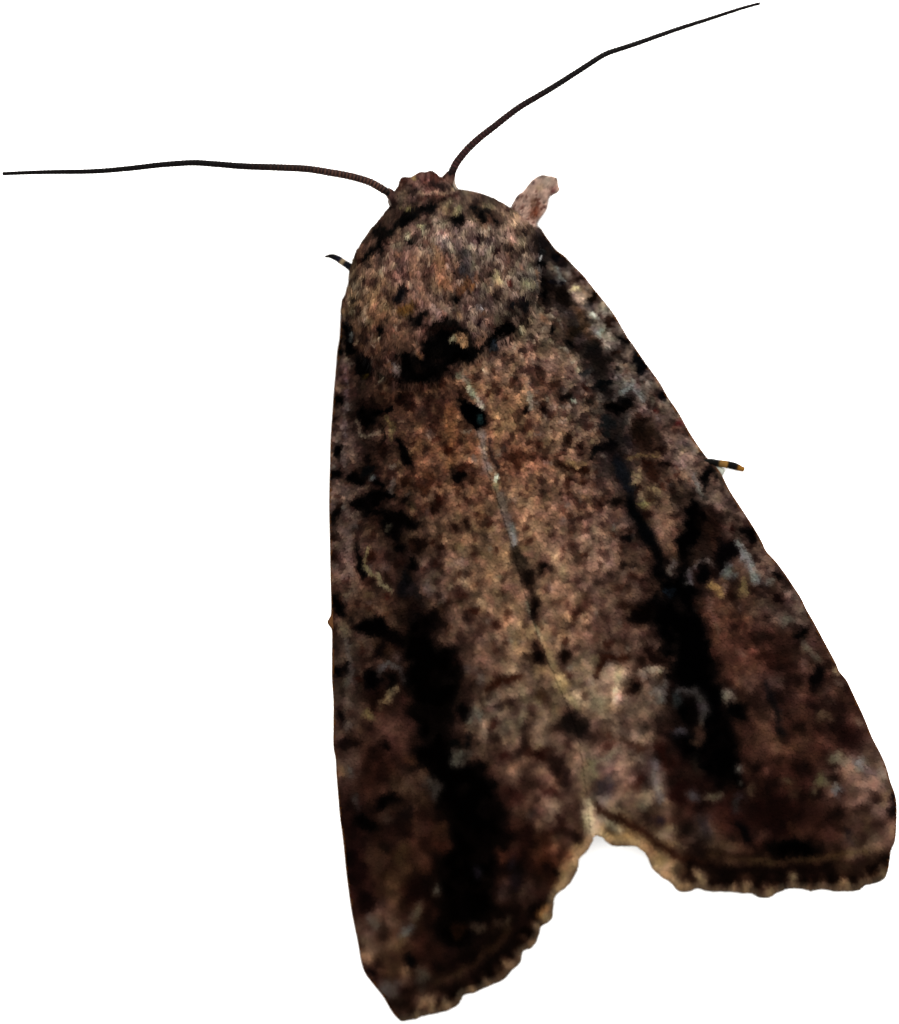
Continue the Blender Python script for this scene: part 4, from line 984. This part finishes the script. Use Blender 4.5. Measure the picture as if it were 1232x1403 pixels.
# legs
FORE = [(712, 312), (700, 287), (704, 275), (708, 268), (713, 264), (717, 261), (724, 252), (731, 244.5), (742, 239), (752, 240), (762, 242.5), (765, 247), (765.5, 253), (767.5, 259),
        (765, 264), (758, 268), (753, 271), (751, 279), (749, 287), (744, 295), (737, 305), (736, 310), (728, 324)]
rngl = np.random.default_rng(5)
LEGN = vnoise(PH, PW, 6, rngl); LEGN2 = vnoise(PH, PW, 4, rngl)


def leg_tint(px, py):
    yi = np.clip(py.astype(int), 0, PH - 1); xi = np.clip(px.astype(int), 0, PW - 1)
    n = LEGN[yi, xi]; m = LEGN2[yi, xi]
    c = np.tile(np.array((172., 142., 128.)), (len(px), 1)) * (1 + 0.11 * n + 0.07 * m)[:, None]
    a = np.clip((m + 0.3 * n - 1.3) * 1.4, 0, 0.75)[:, None]
    c = c * (1 - a) + np.array((74., 40., 34.)) * a
    for (x, y, r, col) in ((710, 270, 5, (56, 26, 20)), (731, 294, 7, (96, 44, 26)), (734, 287, 5, (96, 50, 36)), (730, 279, 5, (90, 60, 44)), (757, 262, 4, (90, 44, 44)), (731, 252, 3, (52, 36, 40)), (762, 248, 4, (84, 68, 58)), (748, 248, 9, (182, 164, 148)), (738, 260, 5, (180, 152, 124)), (741, 243, 5, (90, 74, 70))):
        w = np.exp(-((px - x) ** 2 + (py - y) ** 2) / (r * r))[:, None]
        c = c * (1 - 0.85 * w) + np.array(col, float) * 0.85 * w
    return lin(c) / LIGHT


foreleg = blob('leg', FORE, 0.30, 0.22, M_LEG, moth, leg_tint, 1.0, 1.2, 15, slope=lambda px, py: 0.28 + 0.34 * np.clip((py - 240) / 70, 0, 1))
foreleg['label'] = 'thick pinkish scaly foreleg stretched out from the shoulder'
# fine scales on the foreleg
x, y = rand_in(smooth_poly(FORE, 2), 700)
k = y < 300
x, y = x[k], y[k]
fl = smooth_poly(FORE, 1.5)
hdn = nearest(x, y, fl)[0]
zt = 0.28 + 0.34 * np.clip((y - 240) / 70, 0, 1) + 0.22 * np.sqrt(np.clip(1 - (1 - np.clip(hdn / 15, 0, 1)) ** 2, 0, 1)) + 0.006
k = hdn > 4
x, y, zt = x[k], y[k], zt[k]
R0 = pos(x, y, zt)
dv = np.tile(np.array((0.55, 0.82, 0.10)), (len(x), 1)) + RNG.normal(0, 0.22, (len(x), 3)) * np.array((1, 1, 0.3)); dv /= np.linalg.norm(dv, axis=1)[:, None]
o = strips('leg_scales', R0, dv, RNG.uniform(0.04, 0.075, len(x)), np.full(len(x), 0.03), np.full(len(x), 0.008), M_HAIR, foreleg, leg_tint(x, y) * RNG.lognormal(0, 0.15, len(x))[:, None], 2)
o['kind'] = 'stuff'


def tarsus(path, radii, colours, z0, z1, label):
    p = smooth_poly(path, 1.2, False)
    s = np.concatenate(([0], np.cumsum(np.hypot(*np.diff(p, axis=0).T)))); t = s / s[-1]
    r = np.interp(t, np.linspace(0, 1, len(radii)), radii)
    P3 = pos(p[:, 0], p[:, 1], z0 + (z1 - z0) * t)
    ct = np.array([c[0] for c in colours]); cc = np.array([lin(c[1]) / LIGHT for c in colours])
    c = np.stack([np.interp(t, ct, cc[:, k]) for k in range(3)], 1)
    o = tube('leg', P3, r * U, M_LEG, moth, c, 12)
    o['label'] = label
    return o


left_leg = tarsus([(505, 392), (490, 376), (480, 366), (471, 360), (462, 354), (453, 351), (444.5, 352)], [6.4, 6.2, 6.0, 5.6, 5.4, 4.8, 1.8],
                  [(0, (8, 10, 26)), (0.58, (6, 8, 18)), (0.60, (150, 128, 100)), (0.65, (160, 140, 112)), (0.67, (6, 8, 34)), (0.8, (3, 3, 8)), (0.92, (14, 5, 4)), (1, (24, 8, 6))],
                  0.30, 0.10, 'small black leg tip poking out beside the thorax')
right_leg = tarsus([(952, 634), (972, 632.5), (984, 634.5), (995, 636), (1006, 638.5), (1014, 641.5), (1020, 643.5)], [4.4, 4.4, 4.6, 5.0, 5.3, 5.2, 3.2],
                   [(0, (6, 5, 4)), (.46, (4, 3, 2)), (.5, (130, 96, 50)), (.63, (158, 116, 58)), (.66, (6, 4, 2)), (.84, (4, 3, 2)), (.88, (150, 100, 34)), (1, (150, 104, 40))],
                   0.12, 0.07, 'banded black and amber leg tip poking out from under the wing edge')
blob('pale_tuft', [(974, 634), (992, 642), (993, 646), (989, 652), (984, 646)], 0.075, 0.02, M_LEG, right_leg, (200, 204, 192), .95, 1.2, 4)
# a small scale knot on the straight wing edge
blob('scale_knot', [(456, 842), (450, 849), (448.5, 852), (451, 857), (457, 862)], 0.12, 0.025, M_LEG, forewing_l, (120, 78, 44), .8, 1.0, 4)
